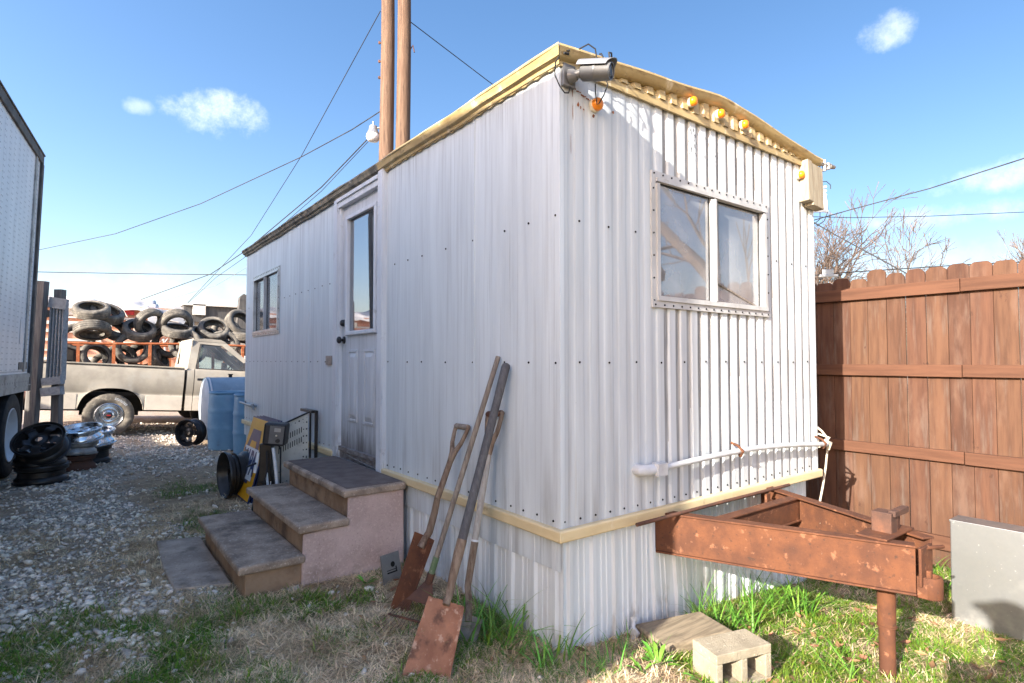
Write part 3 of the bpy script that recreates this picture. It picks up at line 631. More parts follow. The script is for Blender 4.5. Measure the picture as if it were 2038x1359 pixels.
wf, bx = window(*EW, 1.205, along_x, (0, -1, 0), dusty=True)
bl = MB(); z = EW[2] + .04
for (t0, t1, o, zmax, ang) in ((.70, 1.19, -.10, 2.29, 62), (1.22, 1.66, -.085, 2.29, 60)):
    z = EW[2] + .03
    while z < zmax:
        bl.box(t0, t1, -.0125, .0125, -.0006, .0006, Matrix.Translation((0, -o, z)) @ Matrix.Rotation(R(-ang), 4, 'X')); z += .0225
bl.box(1.40, 1.406, .066, .069, EW[2] + .03, 2.29)
bl.build('blind', 'blind_white', wf, 0)
st = MB(); st.bar((1.225, .020, 1.795), (1.77, .034, 1.655), .022, .010); st.build('window_stop_stick', 'weathered_wood', wf, 0)
lf = MB(); lf.prism([(.70, 1.80), (.735, 1.835), (.775, 1.80), (.765, 1.755), (.725, 1.745)], 'y', .0075, .0085); lf.build('glass_patch', 'dull_steel', wf, 0)
wf2, bx = window(*SW, 5.20, along_y, (-1, 0, 0), dusty=False)
# --- clearance lamps
def lamp(p, d, s=1, flat=False):
    mb = MB(); M = Matrix.Translation(Vector(p)) @ rot_to(d)
    mb.lathe([(.0, .001), (.037 * s, .001), (.037 * s, .012), (.033 * s, .016)], 20, M); b_ = mb.build('marker_lamp', 'cream_plastic', trailer, 40)
    l_ = MB().lathe([(.032 * s, .013), (.034 * s, .030), (.028 * s, .040), (.012 * s, .045), (0, .046)], 20, M); l_.build('lens', 'amber_lens', b_, 50)
lamp((.222, -.004, 2.565), (0, -1, 0), .92)
for x in (.965, 1.235, 1.49): lamp((x, -.022, 2.778), (0, -1, 0), .78)
lamp((2.225, -.004, 2.615), (.0, -1, 0), .80)
# rust cut in the sheet by the first lamp
rr = random.Random(9)
def scab(mb, x, z, w, h, y=-.0012):
    n = 9; mb.add([(x + w * math.cos(2 * math.pi * k / n) * rr.uniform(.5, 1.1), y, z + h * math.sin(2 * math.pi * k / n) * rr.uniform(.5, 1.1)) for k in range(n)], [tuple(range(n))])
rp = MB()
for k in range(14): scab(rp, .088 + .011 * k, 2.618 - .0035 * k + rr.uniform(-.004, .004), .008, rr.uniform(.003, .008))
for (x, z, w, h) in ((.082, 2.60, .004, .030), (.118, 2.545, .010, .014), (.135, 2.535, .006, .009), (.155, 2.53, .006, .006), (.36, 2.57, .010, .008), (.083, 2.50, .0025, .05), (.07, 2.35, .002, .06), (.222, 2.515, .010, .012)): scab(rp, x, z, w, h)
rp.mat(1)
for k in range(46): scab(rp, 1.05 + rr.choice((0, .10, .20, -.06)) + rr.gauss(0, .012), 2.56 + rr.gauss(0, .055), rr.uniform(.002, .006), rr.uniform(.003, .016))
rp.build('rust_scab', ['rust_stain', 'grey_enamel'], trailer, 0, fix=False)['kind'] = 'stuff'
# --- wooden block screwed on the far corner
wb = MB(); Mb = Matrix.Translation((2.235, -.03, 2.43)) @ Matrix.Rotation(R(4), 4, 'Y') @ Matrix.Rotation(R(-3), 4, 'X')
wb.box(0, .065, -.045, .025, 0, .295, Mb); wb.box(.0655, .225, -.042, .022, -.02, .285, Mb); wb.build('wood_block', 'raw_wood', trailer, 0, bevel=.004)
rb = MB(); rb.tube([(2.45, -.03, 2.74), (2.60, -.05, 2.745)], .012, 8).tube([(2.54, -.042, 2.70), (2.54, -.042, 2.78)], .014, 8).tube([(2.585, -.048, 2.72), (2.585, -.048, 2.765)], .016, 8).tube([(2.60, -.05, 2.745), (2.66, -.058, 2.747)], [.020, .014], 8).tube([(2.50, -.03, 2.74), (2.49, -.03, 2.70), (2.46, -.025, 2.68), (2.45, .0, 2.64)], .006, 6)
rb.build('roof_bracket', 'dull_steel', trailer, 40)
# --- white conduit along the end wall
pv = MB(); cp = [(x, -.05 - .004 * math.sin(x * 3), .765 - .03 * max(0, x - 1.5) ** 1.4 + .020 * math.sin((x - .6) / 1.75 * math.pi)) for x in np.linspace(.66, 2.47, 16)]
pv.tube(cp, .0165, 12); cdt = pv.build('conduit', 'pvc', trailer, 50)
el = MB(); el.tube([(.515, .01, .766), (.515, -.028, .766), (.535, -.045, .766), (.60, -.05, .766)], .030, 12).tube([(.60, -.05, .766), (.675, -.05, .766)], [.036, .031], 12).box(.585, .66, -.087, -.05, .735, .797)
el.build('elbow_fitting', 'pvc', cdt, 40, bevel=.006)
for (x, k) in ((1.36, 0), (2.40, 0)):
    z0 = .787 if x < 2 else .742
    cl = MB(); cl.tube([(x, -.005, z0 + .045), (x + .004, -.05, z0 + .030), (x + .008, -.078, z0), (x + .02, -.055, z0 - .032), (x + .045, -.03, z0 - .03)], .008, 6); cl.build('strap', 'rust', cdt, 40)
# --- small tap and pipe low on the side wall near the far end
tp = MB(); tp.tube([(-.04, 6.26, .775), (-.04, 5.55, .765)], .016, 8).tube([(-.04, 5.75, .77), (-.04, 5.6, .768)], .024, 8).tube([(-.04, 5.95, .77), (-.05, 5.93, .81)], .008, 6).tube([(-.04, 5.56, .765), (-.04, 5.55, .72)], .014, 8).tube([(-.04, 5.56, .765), (0, 5.56, .765)], .012, 8)
tp.build('water_pipe', 'lamp_metal', trailer, 40)
# --- tow frame: two channel beams meeting at the coupler, cross bar, jack
tow = MB()
def channel(mb, a, b, h, fl, side):
    a = Vector(a); b = Vector(b); d = (b - a).normalized(); s = Vector((d.y, -d.x, 0)) * side; t = .009
    def q(p0, p1, o0, o1, z0, z1):
        vs = [p0 + s * o + Vector((0, 0, z)) for z in (z0, z1) for o in (o0, o1)] + [p1 + s * o + Vector((0, 0, z)) for z in (z0, z1) for o in (o0, o1)]
        mb.add(vs, [(0, 1, 3, 2), (4, 6, 7, 5), (0, 4, 5, 1), (2, 3, 7, 6), (0, 2, 6, 4), (1, 5, 7, 3)])
    q(a, b, 0, t, t, h - t); q(a, b, -.012, fl, h - t, h); q(a, b, -.012, fl, 0, t)
ZT0 = .312; HB = .212
tf = None
MBm = MB(); channel(MBm, (.675, .06, ZT0), (1.13, -1.02, ZT0), HB, .055, -1); towo = MBm.build('tow_frame', 'rust', trailer, 30, bevel=.002)
m2 = MB(); channel(m2, (1.80, .06, ZT0), (1.335, -1.02, ZT0), HB, .055, 1); m2.build('beam', 'rust', towo, 30, bevel=.002)
m3 = MB(); channel(m3, (.84, -.27, ZT0 + .07), (1.63, -.27, ZT0 + .07), HB - .0735, .05, -1); m3.build('cross_bar', 'rust', towo, 30, bevel=.002)
m3 = MB(); m3.box(1.08, 1.40, -.93, -.80, ZT0 + HB + .0015, ZT0 + HB + .011); m3.build('jack_plate', 'rust', towo, 30, bevel=.002)
m4 = MB(); m4.box(1.575, 1.615, -.105, -.09, ZT0 + .05, ZT0 + HB - .01).prism([(1.62, .48), (1.72, .33), (1.70, .33), (1.60, .48)], 'y', -.12, -.11); m4.build('gusset', 'rust', towo, 0)
jk = MB(); jx, jy = 1.235, -.865; zg0 = gzz(jx, jy)
jk.tube([(jx, jy, zg0 - .03), (jx, jy, .10)], .034, 16).tube([(jx, jy, .10), (jx, jy, .335)], .038, 16).tube([(jx, jy, .098), (jx, jy, .105)], .041, 16)
jko = jk.build('jack', 'rust', towo, 50)
jt = MB(); jt.box(jx - .042, jx + .042, jy - .042, jy + .042, .525, .625).box(jx + .062, jx + .100, jy - .03, jy - .012, .53, .61)
jt.box(jx - .02, jx + .145, jy - .052, jy - .020, .606, .634); jt.build('jack_housing', 'rust_dark', jko, 40, bevel=.004)
cpn = MB()
# coupler: cheek plates flare out to a ball socket nose
for s in (-1, 1):
    y0, y1 = -.88, -1.17
    xa = 1.235 + s * .105; xb = 1.235 + s * .046
    vs = [(xa, -.90, .300), (xb, -1.045, .285), (xb, -1.045, .375), (xa, -.90, .400)]; vs2 = [(x - s * .010, y, z) for x, y, z in vs]
    cpn.add(vs + vs2, [(0, 1, 2, 3), (7, 6, 5, 4), (0, 4, 5, 1), (1, 5, 6, 2), (2, 6, 7, 3), (3, 7, 4, 0)])
cpn.lathe([(.040, .283), (.046, .290), (.047, .366), (.043, .378), (.032, .378), (.030, .366), (.028, .30)], 20, Matrix.Translation((1.235, -1.040, 0)))
cpn.box(1.19, 1.28, -1.045, -.92, .295, .305).box(1.165, 1.30, -1.030, -1.018, .34, .505)
cpn.tube([(1.235, -1.03, .36), (1.235, -1.03, .40)], .016, 10)
cpn.tube([(1.20, -1.01, .495), (1.34, -1.06, .490)], .009, 8)
for k in range(3): cpn.box(1.150 + .014 * k, 1.160 + .014 * k, -.992 - .016 * k, -.980 - .016 * k, .335, .352)
cpn.build('coupler', 'rust', towo, 40, bevel=.003)
rod = MB(); rod.tube([(.395, -.105, .532), (1.1, -.10, .534), (1.86, -.095, .532)], .0095, 10)
tag(rod.build('steel_rod', 'rust_dark', None, 50), 'thin rusty rod lying across the tow frame against the end wall', 'rod')

# ------------------------------------------------------------------ security camera on the corner
sc = thing('security_camera', 'grey bullet security camera on the upper corner of the trailer end wall', 'camera', (.0, 0, 0))
mt = MB(); mt.box(.004, .078, -.026, -.004, 2.600, 2.705); mt.lathe([(.034, 0), (.032, .02), (.022, .036)], 18, Matrix.Translation((.04, -.026, 2.645)) @ rot_to((.5, -1, .0)))
mt.tube([(.045, -.045, 2.645), (.062, -.075, 2.648), (.070, -.085, 2.658), (.088, -.098, 2.658)], [.020, .020, .019, .015], 14); mt.build('mount', 'grey_enamel', sc, 50, bevel=.002)
ax = Vector((.42, -.89, -.20)).normalized(); Mc = Matrix.Translation((.075, -.072, 2.660)) @ rot_to(ax)
bd = MB(); bd.lathe([(.0, .0), (.034, .0), (.041, .008), (.041, .062), (.0435, .065), (.0435, .075), (.041, .078), (.041, .140), (.038, .145), (.034, .145), (.034, .138)], 28, Mc); bd.build('camera_body', 'grey_enamel', sc, 50)
ln = MB(); ln.lathe([(.034, .139), (.020, .139), (.018, .142), (.0, .142)], 24, Mc); ln.mat(1); ln.lathe([(.022, .1405), (.0195, .1445), (.018, .1405)], 24, Mc); ln.build('lens', ['black_plastic', 'silver_hood'], sc, 50)
hd = MB(); Mh = Mc; P = 12; vs = []; fs = []
upv = (Matrix.Rotation(0, 3, 'Z') @ Vector((0, 0, 1))); upv = (upv - ax * upv.dot(ax)).normalized(); sdv = ax.cross(upv)
org = Vector((.075, -.072, 2.660))
for lo, (h0, h1, ra) in enumerate(((.0, .160, .049), (.0, .160, .052))):
    for hh in (-.012, h1):
        for k in range(P + 1):
            a = R(-80 + 160 * k / P); cut = .0 if hh < 0 else -.03 * abs(math.sin(a)) ** 2
            vs.append(org + ax * (hh + cut) + upv * (ra * math.cos(a) + .004) + sdv * ra * math.sin(a) * 1.02)
n = P + 1
for k in range(P):
    fs += [(k, k + 1, n + k + 1, n + k), (2 * n + k, 3 * n + k, 3 * n + k + 1, 2 * n + k + 1), (k, 2 * n + k, 2 * n + k + 1, k + 1), (n + k, n + k + 1, 3 * n + k + 1, 3 * n + k)]
fs += [(0, n, 3 * n, 2 * n), (P, 2 * n + P, 3 * n + P, n + P)]
hd.add(vs, fs); hd.build('sun_hood', 'silver_hood', sc, 40)
cb = MB()
cb.tube([(-.02, -.03, 2.735), (-.055, -.035, 2.68), (-.060, -.035, 2.62), (-.035, -.04, 2.575), (.0, -.035, 2.555), (.030, -.03, 2.565), (.045, -.025, 2.60)], .0032, 6)
cb.tube([(.245, -.06, 2.69), (.262, -.058, 2.66), (.235, -.055, 2.60), (.205, -.055, 2.555), (.190, -.055, 2.545), (.180, -.055, 2.60), (.175, -.06, 2.64)], .0030, 6)
cb.tube([(.06, -.07, 2.765), (.09, -.10, 2.785), (.12, -.115, 2.765), (.135, -.11, 2.72)], .0035, 6)
cb.tube([(.195, -.07, 2.785), (.185, -.09, 2.775), (.19, -.10, 2.75), (.20, -.10, 2.72)], .004, 6)
cb.tube([(.29, -.06, 2.79), (.26, -.085, 2.805), (.225, -.10, 2.79), (.225, -.105, 2.765), (.25, -.10, 2.735)], .004, 6).tube([(.228, -.104, 2.765), (.262, -.10, 2.728)], .0075, 8)
cb.tube([(.005, -.03, 2.742), (.01, -.055, 2.748), (-.02, -.04, 2.742), (-.015, -.05, 2.73), (.012, -.05, 2.735)], .006, 6)
cb.build('cable', 'wire_black', sc, 50)

# ------------------------------------------------------------------ concrete steps and slab
stp = thing('concrete_steps', 'three cast concrete steps with mauve stucco side below the trailer door', 'steps')
bd = MB(); OUT = [(-.045, -.05), (-1.0, -.05), (-1.0, .145), (-.680, .145), (-.680, .315), (-.415, .315), (-.415, .485), (-.045, .485)]
bd.prism(OUT, 'y', 1.50, 2.73); b_ = bd.build('base', 'riser_dirt', stp, 0, bevel=.006)
sk = MB(); sk.prism([(-.040, -.05), (-.70, -.05), (-.69, .30), (-.425, .325), (-.42, .485), (-.047, .485)], 'y', 1.478, 1.497); sk.build('stucco_side', 'stucco_mauve', stp, 0, bevel=.008)
for (x0, x1, z, mt_) in ((-1.045, -.682, .190, 'concrete_tread'), (-.725, -.417, .360, 'concrete_tread'), (-.455, -.038, .530, 'dark_mat_tread')):
    t_ = MB(); nx = 14; ny = 30; th_ = .048
    # softened, slightly worn slab
    t_.box(x0, x1, 1.455, 2.765, z - th_, z); t_.build('tread', mt_ if z < .5 else 'concrete_tread', stp, 0, bevel=.014, seg=3)
    if z > .5:
        t_ = MB(); t_.box(x0 + .03, x1 - .012, 1.495, 2.74, z, z + .0035); t_.build('tread_mat', 'dark_mat_tread', stp, 0, bevel=.0015)
sb = MB(); Msb = Matrix.Rotation(R(1.2), 4, 'Y'); sb.prism([(-1.02, 1.74), (-1.015, 2.86), (-1.285, 2.92), (-1.31, 2.30), (-1.30, 1.84)], 'z', -.05, .022)
tag(sb.build('concrete_slab', 'slab_concrete', None, 0, bevel=.008), 'flat concrete slab set in the ground before the lowest step', 'slab')
# small grey cover plate standing against the steps
cp_ = MB(); Mcp = Matrix.Translation((-.235, 1.235, .0)) @ Matrix.Rotation(R(14), 4, 'Z') @ Matrix.Rotation(R(-13), 4, 'X')
cp_.box(-.068, .068, -.004, .004, -.03, .165, Mcp); cp_.mat(1)
cp_.lathe([(0, .0), (.016, .0)], 14, Mcp @ Matrix.Translation((.012, -.0045, .10)) @ rot_to((0, -1, 0))); cp_.box(-.035, .040, -.0048, -.004, .052, .060, Mcp); cp_.box(-.035, .040, -.0048, -.004, .068, .072, Mcp); cp_.box(.030, .038, -.0048, -.004, .060, .085, Mcp)
tag(cp_.build('cover_plate', ['galvanised', 'hole_black'], None, 0), 'small grey metal cover plate leaning beside the concrete steps', 'cover plate')

# ------------------------------------------------------------------ long tools leaning on the side wall
def lerp(a, b, t): return Vector(a) + (Vector(b) - Vector(a)) * t
def blade(mb, top, tip, w0, w1, nrm, dish=.02, rib=True, thick=.003):
    """slightly dished sheet from top to tip, facing nrm"""
    top = Vector(top); tip = Vector(tip); d = tip - top; L = d.length; d.normalize(); n = Vector(nrm); n = (n - d * n.dot(d)).normalized(); s = d.cross(n)
    NX, NY = 10, 12; vs = []
    for side_ in (0, 1):
        for j in range(NY + 1):
            v = j / NY; w = w0 + (w1 - w0) * v
            for i in range(NX + 1):
                u = 2 * i / NX - 1; z = -dish * (1 - u * u) + dish * .4 * (v - .5) ** 2
                if rib: z += .012 * math.exp(-(u * 5) ** 2) * max(0, 1 - v * 1.8)
                vs.append(top + d * v * L + s * u * w / 2 + n * (z - side_ * thick))
    K = (NX + 1) * (NY + 1); fs = []
    for j in range(NY):
        for i in range(NX):
            a = j * (NX + 1) + i; fs += [(a, a + 1, a + NX + 2, a + NX + 1), (K + a, K + a + NX + 1, K + a + NX + 2, K + a + 1)]
    for j in range(NY):
        for i in (0, NX): a = j * (NX + 1) + i; fs.append((a, a + NX + 1, K + a + NX + 1, K + a))
    for i in range(NX):
        for j in (0, NY): a = j * (NX + 1) + i; fs.append((a, K + a, K + a + 1, a + 1))
    mb.add(vs, fs)
def dgrip(root, base, top, sdir, mat_fork, mat_bar):
    base = Vector(base); top = Vector(top); s = Vector(sdir).normalized(); w = .052; f = MB()
    for k in (-1, 1): f.tube([base, lerp(base, top, .28) + s * k * .012, lerp(base, top, .55) + s * k * (w * .75), lerp(base, top, .85) + s * k * w, top + s * k * w], [.017, .015, .0125, .0115, .0125], 8)
    f.ball(top + s * w, .015, 8, 6).ball(top - s * w, .015, 8, 6)
    o = f.build('grip_fork', mat_fork, root, 60); g_ = MB(); g_.tube([top - s * w, top + s * w], .0165, 12); g_.build('grip', mat_bar, root, 60)
# square point shovel in front, long dark handle
TT = Vector((-.032, .373, 1.30)); BB = Vector((-.60, .165, -.015)); 
s1 = thing('flat_shovel', 'long dark handled square shovel with broad rusty blade, standing in front of the other tools', 'shovel', (0, 0, 0), (0, 0, 0), 'tools leaning on the trailer')
h = MB(); h.tube([lerp(TT, BB, t) for t in (-.004, 0, .008, .11, .112, .4, .60)], [.012, .020, .0225, .0215, .0205, .0205, .0215], 14); h.build('handle', 'grey_handle', s1, 50)
h = MB(); h.tube([lerp(TT, BB, .595), lerp(TT, BB, .64), lerp(TT, BB, .70), lerp(TT, BB, .76) + Vector((.012, .01, -.005)), lerp(TT, BB, .785) + Vector((.0, .0, -.0))], [.0225, .023, .019, .017, .016], 12); h.build('socket', 'bark_wood', s1, 50)
nb = Vector((-.75, -.62, .35)); bl = MB(); blade(bl, lerp(TT, BB, .775), BB + Vector((0, .01, .0)), .170, .205, nb, .020); bl.build('blade', 'rust_blade', s1, 50)
# second shovel behind it
s2 = thing('d_handle_shovel', 'pale handled shovel with worn D grip, behind the long dark shovel', 'shovel', (0, 0, 0), (0, 0, 0), 'tools leaning on the trailer')
T2 = Vector((-.03, .475, 1.045)); B2 = Vector((-.265, .40, .12)); dgrip(s2, lerp(T2, B2, .22), T2, (0.15, -1, .12), 'bark_wood', 'rust_dark')
h = MB(); h.tube([lerp(T2, B2, t) for t in (.20, .4, .66)], .0165, 12); h.build('handle', 'pale_handle', s2, 50)
h = MB(); h.tube([lerp(T2, B2, .655), lerp(T2, B2, .665)], .0185, 12).mat(1); h.tube([lerp(T2, B2, .664), lerp(T2, B2, .75), lerp(T2, B2, .88), lerp(T2, B2, .96) + Vector((.01, -.02, 0)), lerp(T2, B2, 1.03) + Vector((.0, -.05, 0))], [.018, .018, .0165, .017, .017], 12); h.build('socket', ['sign_white', 'bark_wood'], s2, 50)
bl = MB(); blade(bl, lerp(T2, B2, 1.0) + Vector((0, -.04, 0)), B2 + Vector((-.10, -.06, -.19)), .15, .16, nb, .015); bl.build('blade', 'dull_steel', s2, 50)
# drain spade on the left
s3 = thing('drain_spade', 'short spade with long narrow rusty blade and D grip, nearest the steps', 'spade', (0, 0, 0), (0, 0, 0), 'tools leaning on the trailer')
T3 = Vector((-.035, .785, .95)); B3 = Vector((-.41, .815, .0)); dgrip(s3, lerp(T3, B3, .20), T3, (.12, -1, .0), 'bark_wood', 'weathered_wood')
h = MB(); h.tube([lerp(T3, B3, .19), lerp(T3, B3, .40)], [.0165, .0175], 12); h.tube([lerp(T3, B3, .40), lerp(T3, B3, .48) + Vector((.02, .01, 0)), lerp(T3, B3, .585) + Vector((.03, .01, 0)), lerp(T3, B3, .66)], [.0175, .019, .02, .02], 12); h.build('handle', 'bark_wood', s3, 50)
bl = MB(); blade(bl, lerp(T3, B3, .60), B3, .145, .115, (-.9, -.35, .3), .020, True); bl.build('blade', 'rust', s3, 50)
# leaf rake
s4 = thing('leaf_rake', 'leaf rake with long thin weathered pole and a fan of wire tines', 'rake', (0, 0, 0), (0, 0, 0), 'tools leaning on the trailer')
T4 = Vector((-.025, .452, 1.341)); B4 = Vector((-.315, .650, .20))
h = MB(); h.tube([lerp(T4, B4, t) for t in (-.003, 0, .05, .4, .8, .90)], [.008, .0135, .0135, .0140, .0145, .014], 12); h.build('handle', 'weathered_wood', s4, 50)
h = MB(); h.tube([lerp(T4, B4, .893), lerp(T4, B4, .97)], .0165, 12); h.build('ferrule', 'green_paint', s4, 50)
h = MB(); h.tube([lerp(T4, B4, .965), lerp(T4, B4, 1.01)], .020, 12); fd = (B4 - T4).normalized(); fn = Vector((-.8, -.5, .3)); fn = (fn - fd * fn.dot(fd)).normalized(); fs_ = fd.cross(fn)
P0 = lerp(T4, B4, 1.0); fd = Vector((-.60, -.34, -.62)).normalized(); fn = Vector((-.62, -.55, .56)); fn = (fn - fd * fn.dot(fd)).normalized(); fs_ = fd.cross(fn)

vs = [P0 + fs_ * .018, P0 - fs_ * .018, P0 + fd * .115 - fs_ * .075, P0 + fd * .115 + fs_ * .075]; vs += [v - fn * .002 for v in vs]; h.add(vs, [(0, 1, 2, 3), (7, 6, 5, 4), (0, 4, 5, 1), (1, 5, 6, 2), (2, 6, 7, 3), (3, 7, 4, 0)])
h.tube([P0 + fd * .20 - fs_ * .13, P0 + fd * .205 + fs_ * .13], .006, 8)
h.build('tine_clamp', 'rust_dark', s4, 40)
h = MB()
for k in range(17):
    a = (k / 16 - .5); e = P0 + fd * .105 + fs_ * a * .14; m_ = P0 + fd * .20 + fs_ * a * .25; q_ = P0 + fd * .295 + fs_ * a * .36
    h.tube([e, m_, q_, q_ + fd * .012 - fn * .02], .0016, 4)
h.build('tines', 'rust_dark', s4, 60)

# ------------------------------------------------------------------ things between the steps and the far corner
def rim_prof(w=.22, r=.225):
    h_ = w / 2; return [(r, -h_), (r + .004, -h_ + .012), (r - .012, -h_ + .018), (r - .014, -h_ + .05), (r - .040, -h_ + .07), (r - .042, h_ - .07), (r - .014, h_ - .05), (r - .012, h_ - .018), (r + .004, h_ - .012), (r, h_), (r - .006, h_), (r - .018, h_ - .016), (r - .022, h_ - .05), (r - .048, h_ - .072), (r - .048, -h_ + .072), (r - .022, -h_ + .05), (r - .018, -h_ + .016), (r - .006, -h_)]
def rim_face(mb, r, z, holes, hub=.07, depth=.03, n=60, M=None):
    """wheel disc as a polar grid, window cells left open; holes = (count, r0, r1, half-angle at r0, at r1)"""
    rs = [.033, .045, .062, .070, .085, .10, .115, .130, .145, .158, .170, r - .035, r - .022]
    vs = []; fs = []
    def hz(q):
        return z - .020 * math.exp(-((q - .075) / .03) ** 2) + .014 * math.exp(-((q - .135) / .028) ** 2)
    for off in (0, -.006):
        for k in range(n):
            for q in rs: an = 2 * math.pi * k / n; v = Vector((q * math.cos(an), q * math.sin(an), hz(q) + off)); vs.append(M @ v if M is not None else v)
    Pn = len(rs); K = n * Pn; cell = set()
    for k in range(n):
        for i in range(Pn - 1):
            q = (rs[i] + rs[i + 1]) / 2; a = 2 * math.pi * (k + .5) / n; op = False
            for (c, r0, r1, h0, h1) in holes:
                if r0 < q < r1:
                    da = (a % (2 * math.pi / c)) - math.pi / c; hh = h0 + (h1 - h0) * (q - r0) / (r1 - r0)
                    if abs(da) < hh: op = True
            if not op: cell.add((k, i))
    for (k, i) in cell:
        k2 = (k + 1) % n; a, b, c, d = k * Pn + i, k2 * Pn + i, k2 * Pn + i + 1, k * Pn + i + 1
        fs += [(a, b, c, d), (K + d, K + c, K + b, K + a)]
        if ((k + 1) % n, i) not in cell: fs.append((b, K + b, K + c, c))
        if ((k - 1) % n, i) not in cell: fs.append((a, d, K + d, K + a))
        if (k, i + 1) not in cell and i + 1 < Pn - 1: fs.append((c, K + c, K + d, d))
        if (k, i - 1) not in cell and i > 0: fs.append((a, K + a, K + b, b))
    mb.add(vs, fs)
def wheel_rim(name, label, mat, loc, rot, r=.225, w=.2, holes=((5, .088, .168, .22, .40),), group=None, fz_=None):
    o = thing(name, label, 'wheel rim', loc, rot, group)
    b_ = MB(); b_.lathe(rim_prof(w, r), 48, None, True); b_.build('barrel', mat, o, 50)
    f_ = MB(); rim_face(f_, r, (w / 2 - .045) if fz_ is None else fz_, holes); f_.build('disc', mat, o, 40)
    return o
# big bare black rim beside the steps
wheel_rim('wheel_rim', 'black bare steel rim standing on edge beside the concrete steps', 'black_metal', (-.50, 4.20, .213), (R(90), 0, R(-84)), .222, .23, ((5, .09, .15, .12, .2),), None, .02)
wheel_rim('wheel_rim', 'black rim standing on edge in front of the pale tank end', 'black_metal', (-.33, 8.25, .205), (R(90), 0, R(-50)), .205, .2, ((5, .09, .165, .25, .42),), None)
# stack of shop signs
SG = None
def shop_sign(label, dx):
    a = Vector((-.50 + dx, 4.40, .012)); b = Vector((-.50 + dx, 3.72, .012)); c = Vector((-.30 + dx, 3.66, .775)); d = Vector((-.30 + dx, 4.42, .752))
    ex = (b - a).normalized(); ez = (d - a); Lz = ez.length; ez = (ez - ex * ez.dot(ex)).normalized(); en = ex.cross(ez) * 1.0; Lx = (b - a).length
    M = Matrix((( *ex, 0), (*ez, 0), (*en, 0), (0, 0, 0, 1))).transposed(); M = Matrix.Translation(a) @ M
    o = thing('shop_sign', label, 'sign', (0, 0, 0), (0, 0, 0), 'shop signs leaning together by the steps')
    p = MB().box(0, Lx, 0, Lz, -.012, .0, M); p.build('panel', 'sign_blue', o, 0)
    if dx == 0:
        y_ = MB(); y_.box(.012, Lx - .012, .012, Lz - .012, .0, .002, M); pb = y_.build('face', 'sign_yellow', o, 0)
        h_ = MB(); cx, cy = Lx * .46, Lz * .52
        h_.prism([(cx - .26, cy - .02), (cx - .15, cy + .25), (cx + .15, cy + .25), (cx + .26, cy - .02), (cx + .15, cy - .25), (cx - .15, cy - .25)], 'z', .002, .004, M); h_.build('hexagon', 'sign_blue', pb, 0)
        h_ = MB(); h_.prism([(cx - .15, cy - .02), (cx - .09, cy + .14), (cx + .09, cy + .14), (cx + .15, cy - .02), (cx + .09, cy - .18), (cx - .09, cy - .18)], 'z', .004, .0055, M); h_.build('inner_hexagon', 'sign_yellow', pb, 0)
        h_ = MB(); h_.box(.07, Lx - .10, Lz * .24, Lz * .62, .0055, .0075, M); h_.build('name_band', 'sign_white', pb, 0)
        cu = bpy.data.curves.new('lettering', 'FONT'); cu.body = 'NAPA'; cu.size = .21; cu.align_x = 'CENTER'; cu.extrude = .001; cu.offset = .006; cu.space_character = .95; cu.materials.append(MATS['sign_blue'])
        tf_ = bpy.data.objects.new('lettering_outline', cu); t = bpy.data.objects.new('lettering', bpy.data.meshes.new_from_object(tf_)); bpy.data.objects.remove(tf_); COL.objects.link(t); t.parent = pb; t.matrix_local = M @ Matrix.Translation((Lx * .48, Lz * .31, .0088)) @ Matrix.Diagonal((.98, 1.45, 1, 1))
    return o
shop_sign('yellow shop sign with dark blue letters on a white band, front of the leaning signs', 0)
shop_sign('dark blue edged sign panel directly behind the yellow front sign', .030)
shop_sign('dark blue edged sign panel between two others, second behind the yellow one', .060)
shop_sign('hindmost dark blue edged sign panel of the leaning signs', .090)
# black charger unit on a stand
bc = thing('battery_charger', 'black battery charger box on a dark stand with cables, behind the steps', 'charger', (-.53, 2.98, 0), (0, 0, R(-28)))
q = MB(); q.box(-.085, .085, -.07, .09, .64, .82, Matrix.Rotation(R(6), 4, 'Y')); q.build('box', 'black_plastic', bc, 0, bevel=.018, seg=3)
q = MB(); Mq = Matrix.Rotation(R(6), 4, 'Y'); q.box(-.035, .075, -.0745, -.070, .66, .80, Mq); q.mat(1); q.box(.0, .05, -.0765, -.0745, .755, .785, Mq); q.mat(2); q.lathe([(.0, .012), (.016, .012), (.018, 0)], 12, Mq @ Matrix.Translation((.035, -.0745, .685)) @ rot_to((0, -1, 0))); q.mat(3).lathe([(.0, .006), (.006, .006), (.008, 0)], 10, Mq @ Matrix.Translation((.02, -.0745, .725)) @ rot_to((0, -1, 0)))
q.build('control_panel', ['grey_enamel', 'lamp_metal', 'black_plastic', 'cream_plastic'], bc, 40)
q = MB(); q.box(-.045, .05, -.03, .05, .34, .65).prism([(-.13, .0), (.12, .0), (.05, .42), (-.05, .42)], 'y', .0, .11); q.build('stand', 'black_metal', bc, 0, bevel=.008)
q = MB(); q.tube([(-.05, -.02, .58), (-.075, -.03, .42)], .013, 8).tube([(.065, -.04, .62), (.095, -.05, .40), (.11, -.06, .22)], .014, 8).tube([(.02, -.05, .42), (.06, -.06, .05)], .010, 8); q.build('chrome_tube', 'sign_white', bc, 50)
q = MB(); q.tube([(.09, .0, .66), (.12, -.03, .60), (.125, -.05, .45), (.13, -.06, .25), (.15, -.05, .10)], .008, 6).tube([(-.06, -.05, .5), (-.12, -.09, .48)], .008, 6).tube([(.02, -.06, .6), (.03, -.08, .45), (.0, -.09, .3), (.03, -.09, .05)], .007, 6); q.build('cable', 'wire_black', bc, 50)
q = MB(); q.box(.018, .022, -.075, -.06, .14, .36, Matrix.Rotation(R(6), 4, 'Y')); q.build('label_strip', 'sign_white', bc, 0)
